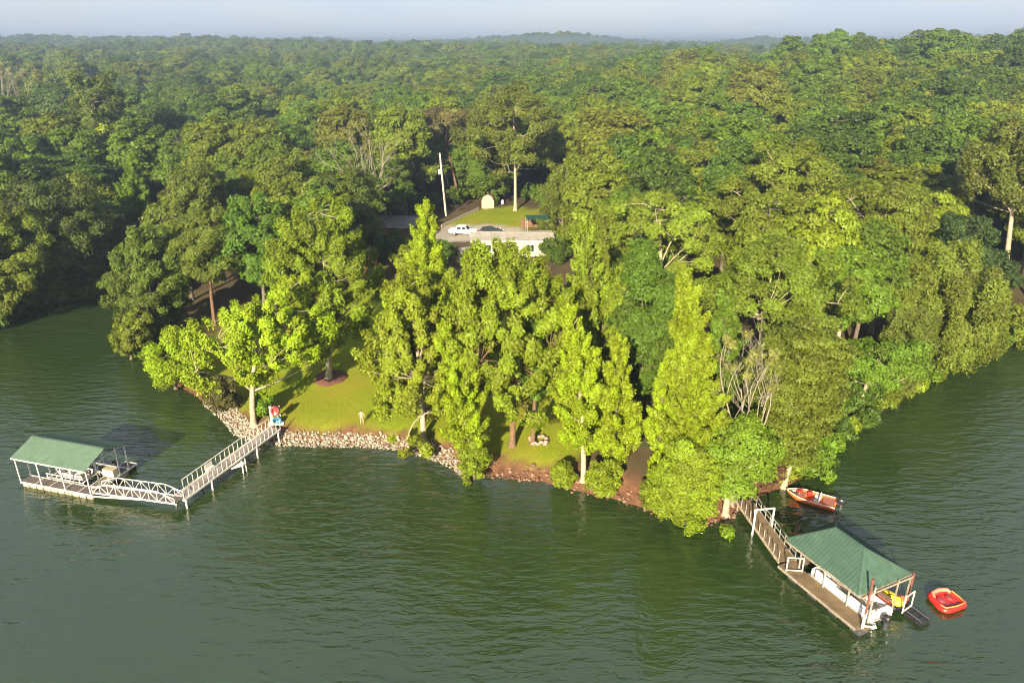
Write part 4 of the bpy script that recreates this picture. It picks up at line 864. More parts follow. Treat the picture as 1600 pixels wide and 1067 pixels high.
outboard(pb, (-.35, 0, .78), 1.15)
# yellow covered watercraft and gear on the right hand side
yq = at(1408, 948, .5); yj = empty('covered_watercraft', (yq.x, yq.y, .5), ra+math.pi+.15); tag(yj, 'yellow covered watercraft on the right side of the hip-roofed dock', 'watercraft')
cv = MB().ball((.95, 0, .34), (.85, .50, .36), 16, 8).ball((.35, .10, .36), (.50, .46, .40), 14, 8).ball((1.55, -.05, .30), (.48, .40, .28), 14, 8).ball((.7, .28, .52), (.40, .26, .26), 12, 6).build('cover', M_YELLOW, yj)
hr = [[(x, -w, .22), (x, -w*.6, -.1), (x, w*.6, -.1), (x, w, .22)] for x, w in ((-.2, .45), (.3, .55), (1.2, .55), (1.7, .4), (2.1, .1))]; MB().loft(hr).build('hull', M_BLACK, yj)
yq = at(1436, 966, .2); wb = empty('work_float', (yq.x, yq.y, 0), ra); tag(wb, 'low black floating drive-on ramp outside the right dock', 'floating ramp')
for k in range(4): box('float_block', M_BLACK, wb, (-1.6+k*.62, 0, .18), (.58, 1.1, .36), bevel=.05)
for y in (-.4, .4): tube('bumper', M_DARKGREY, wb, [(-1.9, y, .42), (.5, y, .42)], .06)
lj = empty('life_jacket', rd.matrix_basis @ Vector((RLn-1.0, RW+.45, .42)), ra+.5); tag(lj, 'orange life jacket lying by the right pile', 'life jacket')
for y in (-.2, .2): box('front_panel', M_ORANGE, lj, (0, y, .12), (.6, .32, .16), bevel=.05)
box('collar', M_ORANGE, lj, (-.36, 0, .16), (.2, .6, .16), bevel=.05)
tl = empty('tool_locker', rd.matrix_basis @ Vector((RLn-1.15, 3.83, z)), ra); tag(tl, 'dark brown dock locker next to the pontoon boat stern', 'locker')
box('cabinet', M_MAROON, tl, (0, 0, .42), (.9, .5, .84), bevel=.03); box('lid', M_WOOD, tl, (0, 0, .88), (.98, .56, .06), bevel=.02)
# ------------------------------------------------------------------ red towable tube
tb = at(1478, 942, 0.0); tu = empty('towable_tube', (tb.x, tb.y, 0), .3); tag(tu, 'red inflatable towable tube floating right of the dock', 'inflatable tube')
pts = []
for a in np.linspace(0, 2*math.pi, 49):
    k = 1/(abs(math.cos(a))**4.5+abs(math.sin(a))**4.5)**(1/4.5); pts.append((1.05*k*math.cos(a)*(1-.13*math.sin(a)), .86*k*math.sin(a)*(1-.10*math.cos(a)), .24+.12*max(0, math.sin(a))))
MB().tube(pts, .23, 12).build('outer_ring', M_RED, tu)
MB().prism([(p_[0]*.84, p_[1]*.84) for p_ in pts[:-1]], .12, .30).build('floor', M_RED, tu)
MB().tube([(-.86, .40, .50), (-.78, .72, .58), (0, .86, .62), (.70, .72, .58), (.78, .45, .50)], [.10, .15, .16, .15, .10], 10).build('backrest', M_REDLIGHT, tu)
MB().tube([(-1.05, -.35, .44), (-.95, -.80, .46), (0, -.88, .47), (.95, -.78, .46), (1.08, -.2, .46), (.95, .5, .56)], .05, 8).build('trim', plain('yellow_trim', (.6, .30, .06), .4, .05), tu)
for x in (-.42, .38): MB().ball((x, .16, .34), (.30, .36, .12), 10, 6).build('cushion', M_MAROON, tu)
for x in (-.6, -.05, .5): MB().tube([(x-.14, -.52, .30), (x-.1, -.5, .40), (x+.1, -.5, .40), (x+.14, -.52, .30)], .025, 6).build('handle', M_BLACK, tu)
# ------------------------------------------------------------------ orange bass boat
b0, b1 = at(1229, 768, .3), at(1306, 789, .3); v_ = b0-b1; Lb = v_.length
bb = empty('bass_boat', (b1.x, b1.y, -.02), math.atan2(v_.y, v_.x)); tag(bb, 'orange-red bass boat with black outboard beached right of the walkway', 'boat')
mb = MB(); rings = hull_rings(Lb, 1.9, -.1, .52, .45, .8); boat_shell(mb, rings, .1, .22); mb.build('hull', M_ORANGE, bb)
gun = MB()
for s in (0, -1): gun.tube([(r[s][0], r[s][1], r[s][2]+.02) for r in rings], .05, 6)
gun.build('gunwale', plain('cream_gunwale', (.70, .50, .36), .4, .05), bb)
MB().prism([(Lb*.62, -.68), (Lb*.80, -.56), (Lb*.94, -.2), (Lb*.94, .2), (Lb*.80, .56), (Lb*.62, .68)], .30, .46).build('casting_deck', plain('maroon_carpet', (.26, .085, .06), .95, .15), bb)
MB().prism([(.15, -.8), (Lb*.26, -.8), (Lb*.26, .8), (.15, .8)], .28, .46).build('rear_deck', plain('maroon_carpet_b', (.26, .085, .06), .95, .15), bb)
for y in (-.42, .42):
    s_ = box('seat', M_GEL if y < 0 else M_VINYL, bb, (Lb*.38, y, .45), (.5, .5, .22), bevel=.06); box('backrest', M_GEL, s_, (Lb*.38-.26, y, .72), (.12, .5, .42), bevel=.05)
box('console', M_RED, bb, (Lb*.54, -.42, .55), (.42, .5, .5), bevel=.06); MB().slab([(Lb*.57, -.66, .8), (Lb*.57, -.18, .8), (Lb*.54, -.2, .98), (Lb*.54, -.64, .98)], .02).build('windshield', M_GLASS, bb)
tube('seat_pedestal', M_ALU, bb, [(Lb*.74, .05, .46), (Lb*.74, .05, .75)], .04); box('casting_seat', M_RED, bb, (Lb*.74, .05, .82), (.4, .42, .14), bevel=.05); box('casting_backrest', M_RED, bb, (Lb*.74-.2, .05, 1.02), (.1, .42, .3), bevel=.04)
tm_ = tube('trolling_motor', M_BLACK, bb, [(Lb*.97, .0, .62), (Lb*.80, .30, .66)], .04); MB().ball((Lb*.78, .33, .66), (.2, .09, .09)).build('motor_pod', M_BLACK, tm_)
MB().ball((Lb*.86, -.15, .56), (.2, .14, .12)).build('tackle_bag', M_VINYL, bb)
outboard(bb, (-.38, 0, .62), 1.2)
# ------------------------------------------------------------------ buildings, yard
def wall_house(name, label, c, ang_, Lx, Ly, wh_, rise, wm, rm_, trim, wins, over=.4, cat='house', gable=True):
    h = empty(name, c, ang_); tag(h, label, cat)
    for k, (ce, d) in enumerate((((0, -Ly/2, wh_/2-.5), (Lx, .2, wh_+1)), ((0, Ly/2, wh_/2-.5), (Lx, .2, wh_+1)), ((-Lx/2+.102, 0, wh_/2-.5), (.2, Ly-.204, wh_+1)), ((Lx/2-.102, 0, wh_/2-.5), (.2, Ly-.204, wh_+1)))): box('wall', wm, h, ce, d)
    e = over*rise/(Ly/2)
    for s in (-1, 1):
        rf = MB().slab([(-Lx/2-over, s*(Ly/2+over), wh_-e+.06), (Lx/2+over, s*(Ly/2+over), wh_-e+.06), (Lx/2+over, 0, wh_+rise+.06), (-Lx/2-over, 0, wh_+rise+.06)], .1).build('roof_slope', rm_, h)
        bar('fascia', trim, h, (-Lx/2-over, s*(Ly/2+over+.03), wh_-e-.02), (Lx/2+over, s*(Ly/2+over+.03), wh_-e-.02), .04, .22)
    bar('ridge_cap', rm_, h, (-Lx/2-over, 0, wh_+rise+.09), (Lx/2+over, 0, wh_+rise+.09), .3, .05)
    for s in (-1, 1): MB().add([(s*(Lx/2-.05), -Ly/2, wh_), (s*(Lx/2-.05), Ly/2, wh_), (s*(Lx/2-.05), 0, wh_+rise-.05), (s*(Lx/2-.15), -Ly/2, wh_), (s*(Lx/2-.15), Ly/2, wh_), (s*(Lx/2-.15), 0, wh_+rise-.05)], [(0, 1, 2), (5, 4, 3), (0, 3, 4, 1), (1, 4, 5, 2), (2, 5, 3, 0)]).build('gable_wall', wm, h)
    for (x, zc_, w, hh, nm) in wins:
        f = box(nm, trim, h, (x, -Ly/2-.10, zc_), (w+.16, .08, hh+.16)); box('pane' if nm == 'window' else 'panel', M_GLASS if nm == 'window' else wm, f, (x, -Ly/2-.135, zc_), (w, .03, hh))
        if nm == 'window': box('sill', trim, f, (x, -Ly/2-.16, zc_-hh/2-.1), (w+.26, .12, .06)); bar('muntin', trim, f, (x, -Ly/2-.155, zc_-hh/2), (x, -Ly/2-.155, zc_+hh/2), .05, .03)
    return h
hA = on_land(606, 376); wall_house('house', 'brown-walled house with low grey roof left of the utility pole', (hA.x, hA.y+4, hA.z-.2), R(-4), 11.0, 7.5, 3.2, 1.1, M_BROWNWALL, M_SHINGLE, plain('tan_trim', (.45, .36, .27), .7, .1), [(-3.4, 1.7, 1.2, 1.2, 'window'), (-.6, 1.25, 1.0, 2.2, 'door'), (2.0, 1.7, 1.6, 1.2, 'window')], .6)
hB = on_land(800, 402); wall_house('house', 'long cream house with white fascia and pale metal roof half hidden by trees', (hB.x, hB.y+3.2, hB.z-.1), R(2), 14.0, 6.0, 3.1, .55, M_CREAM, plain('pale_metal_roof', (0.30, 0.27, 0.23), 0.6, 0.2, 1.0), M_WHITE, [(-4.5, 1.7, 1.4, 1.2, 'window'), (-1.2, 1.3, 1.0, 2.1, 'door'), (3.1, 1.65, 1.3, 1.2, 'window'), (5.6, 1.7, .9, 1.2, 'window')], .45)
hC = on_land(733, 414); wall_house('porch_shed', 'small outbuilding with grey shingle roof in front of the cream house', (hC.x, hC.y+1.5, hC.z-.1), R(28), 3.6, 3.4, 2.0, .8, M_TIMBER, M_SHINGLE, M_TIMBER, [(0, 1.0, .8, 1.8, 'door')], .3, 'shed')
# tan barn-roofed shed
sc0 = on_land(764, 326); sd = empty('garden_shed', (sc0.x, sc0.y+1.2, sc0.z-.1), R(-12)); tag(sd, 'tan barn-roofed garden shed under the oak beside the small lawn', 'shed')
prof = [(-1.45, 0), (1.45, 0), (1.45, 1.75), (1.0, 2.75), (0, 3.25), (-1.0, 2.75), (-1.45, 1.75)]
MB().add([(x, -1.2, z_) for x, z_ in prof]+[(x, 1.6, z_) for x, z_ in prof], [tuple(range(7)), tuple(reversed(range(7, 14)))]+[(i, 7+i, 7+(i+1) % 7, (i+1) % 7) for i in range(7)]).build('wall', M_TAN, sd)
for (a, b) in ((2, 3), (3, 4), (4, 5), (5, 6)):
    (xa, za), (xb, zb) = prof[a], prof[b]; k = 1.05
    MB().slab([(xa*k, -1.4, za*1.012+.06), (xa*k, 1.8, za*1.012+.06), (xb*k, 1.8, zb*1.012+.06), (xb*k, -1.4, zb*1.012+.06)], .05).build('roof_slope', plain('brown_shed_roof%d' % a, (.12, .07, .05), .8, .2), sd)
for s in (-1, 1): d_ = box('door', M_TAN, sd, (s*.46, -1.225, 1.02), (.88, .05, 1.95)); bar('brace', M_TIMBER, d_, (s*.08, -1.26, .1), (s*.84, -1.26, 1.95), .08, .02); bar('hinge', M_DARKGREY, d_, (s*.86, -1.262, 1.6), (s*.6, -1.262, 1.6), .05, .015)
ppos = on_land(697, 338); up_ = empty('utility_pole', (ppos.x, ppos.y, ppos.z-.2)); tag(up_, 'bleached wooden utility pole with transformer beside the brown house', 'utility pole')
r = ray(687, 238); tz = CAMH+r[2]*ppos.y/r[1]; ph_ = tz-ppos.z; lx = r[0]*ppos.y/r[1]-ppos.x
tube('pole', M_POLE, up_, [(0, 0, 0), (lx*.5, 0, ph_*.5), (lx, 0, ph_)], [.24, .21, .17], 10)
trf = tube('transformer', plain('transformer_grey', (.62, .61, .58), .5, .1), up_, [(lx*.8-.36, -.1, ph_*.68), (lx*.8-.36, -.1, ph_*.68+1.0)], .26, 12); tube('bushing', M_DARKGREY, trf, [(lx*.8-.36, -.1, ph_*.68+1.0), (lx*.8-.36, -.1, ph_*.68+1.25)], .06)
bar('bracket', M_GALV, up_, (lx*.8, -.02, ph_*.72), (lx*.8-.25, -.08, ph_*.72), .1); tube('conduit', M_DARKGREY, up_, [(.2, -.16, 0), (.2+lx*.3, -.16, ph_*.36)], .05)
tube('guy_wire', M_DARKGREY, up_, [(lx*.9, 0, ph_*.9), (3.2, -2.8, .3)], .02, 4)
def wire(p, q, sag, label):
    p, q = Vector(p), Vector(q); pts = [p.lerp(q, t)-Vector((0, 0, sag*4*t*(1-t))) for t in np.linspace(0, 1, 12)]
    o = tube('power_line', M_DARKGREY, None, pts, .022, 4); tag(o, label, 'power line')
pt = Vector((ppos.x+lx*.95, ppos.y, ppos.z-.2+ph_*.93)); wire(pt, (hA.x+3, hA.y+4, hA.z+4.2), .5, 'service wire sagging from the utility pole to the brown house'); wire(pt, (sc0.x+4, sc0.y+9, sc0.z+7), .8, 'wire running from the utility pole into the trees behind the shed')
# low timber retaining wall
ra_, rb_ = on_land(690, 356), on_land(748, 329); rw = empty('retaining_wall', (ra_.x, ra_.y, 0)); tag(rw, 'low grey timber retaining wall beside the driveway', 'wall')
for j in range(3): bar('timber', M_TIMBER, rw, (0, 0, ra_.z+.12+j*.23), (rb_.x-ra_.x, rb_.y-ra_.y, rb_.z+.12+j*.23), .22-.01*j, .22)
# white pickup
def wheel(par, x, y, r_=.38):
    w = MB().tube([(x, y-.13, r_), (x, y+.13, r_)], r_, 14).build('wheel', M_RUBBER, par); s = -1 if y < 0 else 1; MB().tube([(x, y+s*.131, r_), (x, y+s*.15, r_)], r_*.55, 10).build('rim', M_ALU, w)
def vehicle(name, label, pos, ang_, paint, prof, glass, Ln, cat, wb=(-1.6, 1.65), W_=1.9):
    v = empty(name, pos, ang_); tag(v, label, cat)
    b = MB(); n = len(prof); b.add([(x, -W_/2, z_) for x, z_ in prof]+[(x, W_/2, z_) for x, z_ in prof], [tuple(range(n)), tuple(reversed(range(n, 2*n)))]+[(i, n+i, n+(i+1) % n, (i+1) % n) for i in range(n)]); b.build('body', paint, v, .05)
    cab, tf = glass['cab'], .82
    rings = [[(x, -W_/2*(1 if k == 0 else tf), z_), ] for k in (0, 1) for x, z_ in cab[k]]
    lo = [(x, s*W_/2*.985, z_) for s in (-1, 1) for x, z_ in cab[0]]; hi = [(x, s*W_/2*tf, z_) for s in (-1, 1) for x, z_ in cab[1]]
    c = MB().add(lo+hi, [(0, 1, 5, 4), (3, 2, 6, 7), (0, 4, 6, 2), (1, 3, 7, 5), (4, 5, 7, 6)]).build('cab', paint, v, .03)
    (x0, z0_), (x1, _) = cab[0]; (u0, z1_), (u1, _) = cab[1]
    for s in (-1, 1):
        for a_, b_ in ((.08, .46), (.54, .93)):
            def P(t, h): return (x0+(x1-x0)*t+(u0+(u1-u0)*t-(x0+(x1-x0)*t))*h, s*(W_/2*(.985+(tf-.985)*h)+.012), z0_+(z1_-z0_)*h)
            MB().add([P(a_, .15), P(b_, .15), P(b_, .85), P(a_, .85)], [(0, 1, 2, 3)]).build('window', M_GLASS, v)
    for (xa, za, xb, zb, o) in ((x1, z0_, u1, z1_, .012), (x0, z0_, u0, z1_, -.012)):
        MB().add([(xa+(xb-xa)*h+o, s*W_/2*(.985+(tf-.985)*h)*.88, za+(zb-za)*h) for h, s in ((.12, -1), (.12, 1), (.88, 1), (.88, -1))], [(0, 1, 2, 3)]).build('windshield', M_GLASS, v)
    for x in wb:
        for s in (-1, 1): wheel(v, x, s*(W_/2-.05))
    for s in (-1, 1): box('headlight', M_GEL, v, (Ln/2+.01, s*.68, .82), (.05, .3, .16)); box('tail_light', M_RED, v, (-Ln/2-.01, s*.8, .85), (.05, .14, .26))
    box('bumper', M_GALV, v, (Ln/2+.05, 0, .5), (.12, W_*.95, .2)); return v
p1 = on_land(724, 367); vehicle('pickup_truck', 'white pickup truck parked on the gravel drive', p1, R(-12), M_CARPAINT, [(-2.75, .45), (2.75, .45), (2.75, .95), (2.6, 1.08), (1.2, 1.15), (-2.75, 1.15)], {'cab': (((-1.3, 1.15), (1.25, 1.15)), ((-1.15, 1.85), (.55, 1.85)))}, 5.5, 'truck')
p2 = on_land(768, 366); vehicle('parked_car', 'dark hatchback parked right of the white pickup', p2, R(25), M_CARDARK, [(-2.2, .35), (2.2, .35), (2.2, .72), (1.9, .85), (.9, .95), (-2.1, .98)], {'cab': (((-2.0, .98), (1.1, .95)), ((-1.5, 1.5), (.3, 1.5)))}, 4.4, 'car', (-1.35, 1.4), 1.8)
p3 = on_land(747, 364); 
cn = on_land(842, 360); cc = empty('canopy', (cn.x, cn.y, cn.z), R(4)); tag(cc, 'dark green canopy on posts behind the cream house', 'canopy')
MB().slab([(-2.6, -1.7, 2.5), (2.6, -1.7, 2.5), (2.6, 0, 3.0), (-2.6, 0, 3.0)], .05).build('roof_slope', M_TEAL, cc); MB().slab([(-2.6, 1.7, 2.5), (2.6, 1.7, 2.5), (2.6, 0, 3.0), (-2.6, 0, 3.0)], .05).build('roof_slope', M_TEAL, cc)
for x in (-2.4, 2.4):
    for y in (-1.5, 1.5): bar('post', M_GALV, cc, (x, y, -.2), (x, y, 2.5), .08)
# lumber stack
lp = on_land(833, 353); ls = empty('lumber_stack', lp, R(18)); tag(ls, 'stack of brown boards leaning behind the cream house', 'lumber stack')
for j in range(5):
    for i in range(5): box('board', M_WOOD, ls, (random.uniform(-.15, .15), -.9+i*.4, .12+j*.26), (4.6+random.uniform(-.4, .3), .36, .2), rz=random.uniform(-.02, .02))
for x in (-1.6, 1.6): box('bearer', M_TIMBER, ls, (x, 0, -.06), (.15, 2.2, .14))
wt = on_land(785, 319); wtb = empty('water_barrel', (wt.x, wt.y, wt.z)); tag(wtb, 'small white barrel standing right of the tan shed', 'barrel')
MB().tube([(0, 0, 0), (0, 0, .25), (0, 0, .7), (0, 0, .95)], [.26, .31, .31, .26], 14).build('drum', M_GEL, wtb); tube('lid', M_GALV, wtb, [(0, 0, .95), (0, 0, .99)], .27, 14)


# ------------------------------------------------------------------ the forest
PROTO = []
for k, (kd, Ht, Rd, cb, bk, fl) in enumerate([('oak', 20, 5.5, .28, 'grey', 1.15), ('oak', 18, 4.9, .20, 'grey', 1.1), ('oak', 22, 5.6, .38, 'grey', 1.1), ('oak', 16, 4.9, .15, 'grey', 1.1),
        ('open', 20, 5.6, .32, 'pale', 1.25), ('cone', 17, 3.9, .12, 'grey', 1.0), ('layer', 17, 5.2, .22, 'grey', 1.25), ('oak', 21, 4.8, .35, 'grey', 1.2), ('willow', 15, 4.3, .10, 'grey', 0.9)]):
    PROTO.append((make_tree(kd, Ht, Rd, 500+k, 0.40, 0.78, cb, (0, 0), bk, fl, None, 1.1), Ht, Rd, kd))
def blocked(x, y, h, r, z):
    """would a wild tree here stand on a built or mown place, or in the open view over one?"""
    for (nx_, ny_, nr, nh, nz_) in NEAR:
        if math.hypot(x-nx_, y-ny_) < (nr*0.75+r*0.45 if nh > 6 else nr*0.5): return True
    px, py, d = proj(x, y, z+h*0.5); py0 = proj(x, y, z)[1]; pt = proj(x, y, z+h)[1]; hw = r/d*FPX
    for x0, x1, y0, y1, dmax in GAPS:
        if d < dmax and px+hw*0.85 > x0 and px-hw*0.85 < x1 and py0 > y0 and pt < y1: return True
    return False
GAPS = [(590, 640, 338, 372, 140), (686, 866, 310, 374, 165), (672, 704, 240, 330, 172), (430, 660, 470, 700, 120), (300, 470, 480, 690, 120), (640, 930, 560, 760, 110),
        (930, 1150, 660, 820, 90), (1150, 1330, 690, 850, 90), (195, 235, 245, 420, 118)]
cand = []
g = np.random.default_rng(11); y = 70.0
while y < 1750:
    st = 8.8 if y < 150 else (9.8 if y < 320 else (11.0 if y < 700 else 12.0)); half = 0.74*(y*CP+28)*1.06+10; x = -half
    if y < 120: half = max(half, 135)
    x = -half
    while x < half:
        cand.append((x+g.normal()*st*0.27, y+g.normal()*st*0.27)); x += st
    y += st*0.9
yy = 8.0
while yy < 110:            # woods of the left bank that go on beyond the left edge
    xx = -150.0
    while xx < -84:
        cand.append((xx+g.normal()*1.8, yy+g.normal()*1.8)); xx += 7.5
    yy += 7.5
cand = np.array(cand); dd = inland(cand[:, 0], cand[:, 1]); ok = dd > 1.5; cand = cand[ok]; dd = dd[ok]; zz = terrain(cand[:, 0], cand[:, 1], dd)
trees_ = []
for (x, y), z, d in zip(cand, zz, dd):
    k = int(g.choice(9, p=[.19, .15, .15, .12, .12, .07, .07, .09, .04])); hsc = 0.74+0.44*g.random()
    if d < 8: k = int(g.choice([1, 3, 6, 8, 4])); hsc *= 0.8
    (_, Ht, Rd, kd) = PROTO[k]; hsc *= 1.0 if y < 350 else 1.12; wsc = hsc*(0.92+0.3*g.random())*(1.0 if y < 130 else 1.15)
    if y < 175 and blocked(x, y, Ht*hsc, Rd*wsc, z): continue
    trees_.append((x, y, z, k, hsc, wsc, g.random()*6.28))
T = np.array(trees_); HH = np.array([PROTO[int(k)][1] for k in T[:, 3]])*T[:, 4]; RR = np.array([PROTO[int(k)][2] for k in T[:, 3]])*T[:, 5]
# which of them show most: part of each crown's face that no nearer crown hides
near_i = np.where(T[:, 1] < 330)[0]; order = near_i[np.argsort(T[near_i, 1])]
EX = np.concatenate([np.stack([T[order, 0], T[order, 1], T[order, 2]+HH[order]*0.62, RR[order], HH[order]*0.38], 1), np.array([(a, b, e+h*0.6, r, h*0.4) for a, b, r, h, e in NEAR])])
score = np.zeros(len(T)); camp = np.array([0, 0, CAMH])
for i in order:
    c = np.array([T[i, 0], T[i, 1], T[i, 2]+HH[i]*0.62]); px, py, dep = proj(*c)
    if dep < 20 or px < -60 or px > 1660: continue
    vis = 0; dirc = unit(camp-c); side = np.array([dirc[1], -dirc[0], 0])
    pts = [c+np.array([0, 0, HH[i]*0.36])+dirc*0.3, c+np.array([0, 0, HH[i]*0.28])+dirc*RR[i]*0.6, c+np.array([0, 0, HH[i]*0.1])+dirc*RR[i]*0.95, c+np.array([0, 0, -HH[i]*0.15])+dirc*RR[i],
           c+side*RR[i]*0.75+np.array([0, 0, HH[i]*0.22])+dirc*RR[i]*0.4, c-side*RR[i]*0.75+np.array([0, 0, HH[i]*0.22])+dirc*RR[i]*0.4]
    for p in pts:
        qx, qy, _ = proj(*p)
        if not (-5 < qx < 1605 and -5 < qy < 1072): continue
        v = camp-p; A = EX[:, :3]-p; sc_ = 1/np.stack([EX[:, 3], EX[:, 3], EX[:, 4]], 1)*1.08; Av = A*sc_; Vv = v*sc_
        tca = np.clip(np.sum(Av*Vv, 1)/np.sum(Vv*Vv, 1), 0, 1); dist = np.linalg.norm(Av-Vv*tca[:, None], axis=1)
        self_ = np.hypot(EX[:, 0]-c[0], EX[:, 1]-c[1]) < 0.01
        if not (((dist < 1) & (tca > 0.003) & ~self_).any()): vis += 1
    score[i] = vis*RR[i]*HH[i]/dep**2
pick = np.argsort(-score)[:255]; pick = [i for i in pick if score[i] > 0]
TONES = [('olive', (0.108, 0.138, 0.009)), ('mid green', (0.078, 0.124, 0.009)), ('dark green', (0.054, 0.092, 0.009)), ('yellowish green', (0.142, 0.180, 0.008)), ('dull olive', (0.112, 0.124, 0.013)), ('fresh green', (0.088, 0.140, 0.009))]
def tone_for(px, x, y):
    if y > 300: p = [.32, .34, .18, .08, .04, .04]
    elif px < 330: p = [.12, .34, .44, .02, .02, .06]  # left bank weighted to dark green: darker trees, and some shade put into colour
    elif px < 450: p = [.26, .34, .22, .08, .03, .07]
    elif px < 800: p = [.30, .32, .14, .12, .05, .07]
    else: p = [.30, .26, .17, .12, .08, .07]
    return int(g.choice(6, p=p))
SHAPE = {'oak': 'round-crowned tree', 'open': 'open-crowned tree', 'cone': 'pointed tree', 'layer': 'tiered tree', 'willow': 'drooping tree'}
TNAME = {'oak': 'oak_tree', 'open': 'open_crowned_tree', 'cone': 'pointed_tree', 'layer': 'tiered_tree', 'willow': 'drooping_tree'}
firsts = {}
for i in pick:
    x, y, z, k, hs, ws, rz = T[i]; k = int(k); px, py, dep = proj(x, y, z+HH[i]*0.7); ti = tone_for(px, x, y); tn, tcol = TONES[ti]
    ci = int(np.searchsorted([120, 250, 430, 600, 760, 930, 1080, 1220, 1350, 1480], px)); di = int(np.searchsorted([125, 150, 185, 230], dep))
    place = ['at the far left of the woods', 'above the broad dark left bank tree', 'around the slender bright tree by the cove', 'behind the reddish-trunked tree on the point', 'left of the brown house', 'behind the tan shed and pole',
             'behind the cream house', 'behind the open-limbed yellowish tree', 'around the huge dome-crowned tree', 'above the big rounded willow', 'at the right edge of the woods'][ci]
    row = ['in the front row', 'in the second row', 'in the middle rows', 'towards the skyline', 'near the skyline'][di]; zone = f'{row} {place}'
    (tm, cm), _, _, kd = PROTO[k]
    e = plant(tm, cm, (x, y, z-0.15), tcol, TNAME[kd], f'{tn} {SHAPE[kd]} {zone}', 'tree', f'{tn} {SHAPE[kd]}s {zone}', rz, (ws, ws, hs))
    firsts.setdefault(k, e)
# undergrowth along the cove shores and behind the yard
SHR = [make_tree('shrub', 2.8+0.5*k, 1.9+0.25*k, 700+k, 0.36, 0.85, 0, (0, 0), 'grey', 0.9) for k in range(4)]
sspots = []
for i0, i1, lab in ((near_index(gp(1228, 762)), near_index((120, 112)), 'leafy shrub leaning over the water along the right cove'), (near_index((-92, 85)), near_index((-75, 150)), 'leafy shrub leaning over the water along the left bank'),
                    (near_index((-63, 136)), near_index(gp(222, 568)), 'leafy shrub on the cove side of the point')):
    for p, n in shore_walk(i0, i1, 1.9):
        if g.random() < 0.9: q = p+n*(-0.2+1.6*g.random()); sspots.append((q[0], q[1], lab, 1.05))
for px, py in ((560, 392), (640, 330), (655, 326), (672, 328), (712, 318), (725, 313), (738, 306), (750, 300), (775, 303), (790, 306), (812, 306), (830, 312), (848, 318), (862, 326), (872, 342), (885, 385), (895, 400), (870, 410), (690, 410), (640, 420), (600, 405), (575, 390)):
    q = on_land(px, py); sspots.append((q.x, q.y, 'undergrowth shrub at the wood edge around the houses', 1.2))
for j, (x, y, lab, sc_) in enumerate(sspots):
    z = max(ground(x, y), 0.05); px, py, dep = proj(x, y, z)
    if not -30 < px < 1680: continue
    tm, cm = SHR[j % 4]; s_ = sc_*(0.75+0.6*g.random()); col = TONES[int(g.choice([0, 1, 2, 3, 5]))][1]
    plant(tm, cm, (x, y, z-0.1), col, 'shrub', lab, 'shrub', lab.replace('leafy shrub', 'shrubs'), g.random()*6.28, (s_, s_, s_*0.95))
rest = np.setdiff1d(np.arange(len(T)), pick)
pts_me = bpy.data.meshes.new('distant_forest'); pts_me.vertices.add(len(rest)); pts_me.vertices.foreach_set('co', np.stack([T[rest, 0], T[rest, 1], T[rest, 2]-0.2], 1).astype(np.float32).ravel())
a = pts_me.attributes.new('proto', 'INT', 'POINT'); a.data.foreach_set('value', T[rest, 3].astype(np.int32))
a = pts_me.attributes.new('turn', 'FLOAT_VECTOR', 'POINT'); a.data.foreach_set('vector', np.stack([0*T[rest, 6], 0*T[rest, 6], T[rest, 6]], 1).astype(np.float32).ravel())
a = pts_me.attributes.new('size', 'FLOAT_VECTOR', 'POINT'); a.data.foreach_set('vector', np.stack([T[rest, 5], T[rest, 5], T[rest, 4]], 1).astype(np.float32).ravel())
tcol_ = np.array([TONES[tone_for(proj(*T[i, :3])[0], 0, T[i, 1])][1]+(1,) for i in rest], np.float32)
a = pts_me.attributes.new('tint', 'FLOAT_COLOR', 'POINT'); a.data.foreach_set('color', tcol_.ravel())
fo = link('distant_forest', pts_me); fo.color = (0, 0, 0, 1); tag(fo, 'mass of trees running back to the horizon behind the nearer woods', 'forest', kind='stuff')
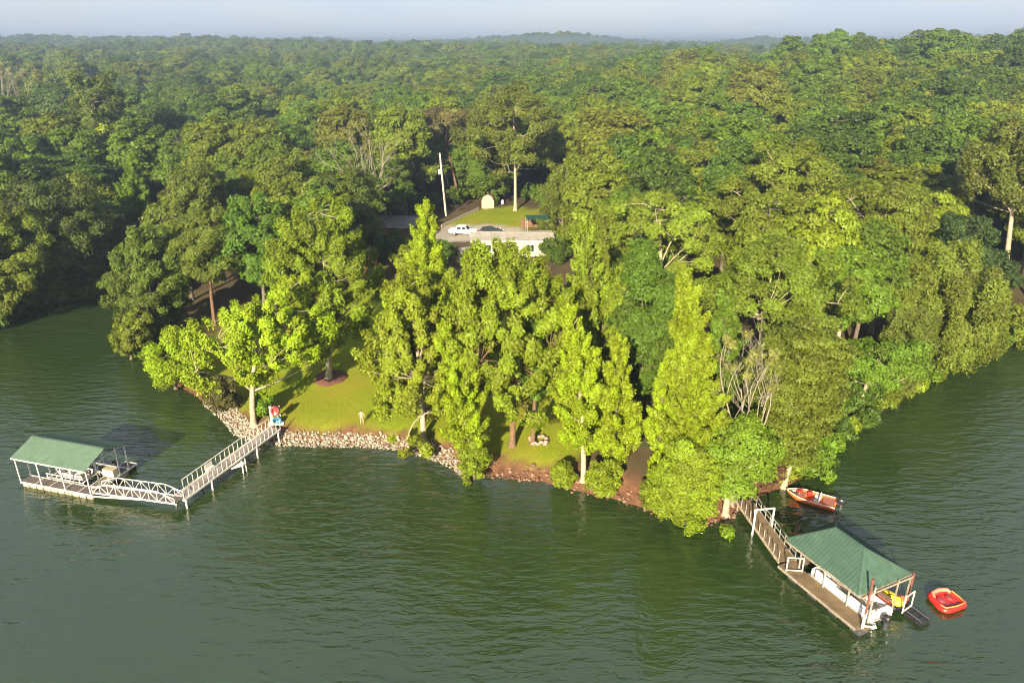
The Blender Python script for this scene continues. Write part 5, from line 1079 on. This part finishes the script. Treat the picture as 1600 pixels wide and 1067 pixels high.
ng = bpy.data.node_groups.new('forest', 'GeometryNodeTree'); ng.interface.new_socket('Geometry', in_out='INPUT', socket_type='NodeSocketGeometry'); ng.interface.new_socket('Geometry', in_out='OUTPUT', socket_type='NodeSocketGeometry')
N = ng.nodes.new; K = ng.links.new; gi = N('NodeGroupInput'); go = N('NodeGroupOutput'); jn = N('GeometryNodeJoinGeometry')
def named(n, ty): q = N('GeometryNodeInputNamedAttribute'); q.data_type = ty; q.inputs['Name'].default_value = n; return q.outputs['Attribute']
pa, ta, sa = named('proto', 'INT'), named('turn', 'FLOAT_VECTOR'), named('size', 'FLOAT_VECTOR')
for k in range(len(PROTO)):
    if k not in firsts: continue
    cmp = N('FunctionNodeCompare'); cmp.data_type = 'INT'; cmp.operation = 'EQUAL'; K(pa, cmp.inputs[2]); cmp.inputs[3].default_value = k
    for ch in firsts[k].children:
        oi = N('GeometryNodeObjectInfo'); oi.transform_space = 'ORIGINAL'; oi.inputs['Object'].default_value = ch; oi.inputs['As Instance'].default_value = True
        ip = N('GeometryNodeInstanceOnPoints'); K(gi.outputs[0], ip.inputs['Points']); K(cmp.outputs[0], ip.inputs['Selection']); K(oi.outputs['Geometry'], ip.inputs['Instance'])
        K(ta, ip.inputs['Rotation']); K(sa, ip.inputs['Scale']); K(ip.outputs[0], jn.inputs[0])
K(jn.outputs[0], go.inputs[0]); md = fo.modifiers.new('forest', 'NODES'); md.node_group = ng
print('TREES individual', len(pick)+len(NEAR), 'stuff', len(rest))


# ------------------------------------------------------------------ haze
hz = MB().box((0, 2000, 24.0), (7800, 6600, 56.0)).build('haze', plain('tmp', (1, 1, 1)))
hm = bpy.data.materials.new('haze'); hm.use_nodes = True; t_ = hm.node_tree; t_.nodes.clear()
pv = t_.nodes.new('ShaderNodeVolumePrincipled'); pv.inputs['Density'].default_value = 0.00074; pv.inputs['Color'].default_value = (0.72, 0.86, 1.0, 1); pv.inputs['Anisotropy'].default_value = 0.72
oo = t_.nodes.new('ShaderNodeOutputMaterial'); t_.links.new(pv.outputs[0], oo.inputs['Volume']); hz.data.materials.clear(); hz.data.materials.append(hm)
tag(hz, 'pale morning haze lying over the lake and forest', 'haze', kind='stuff')
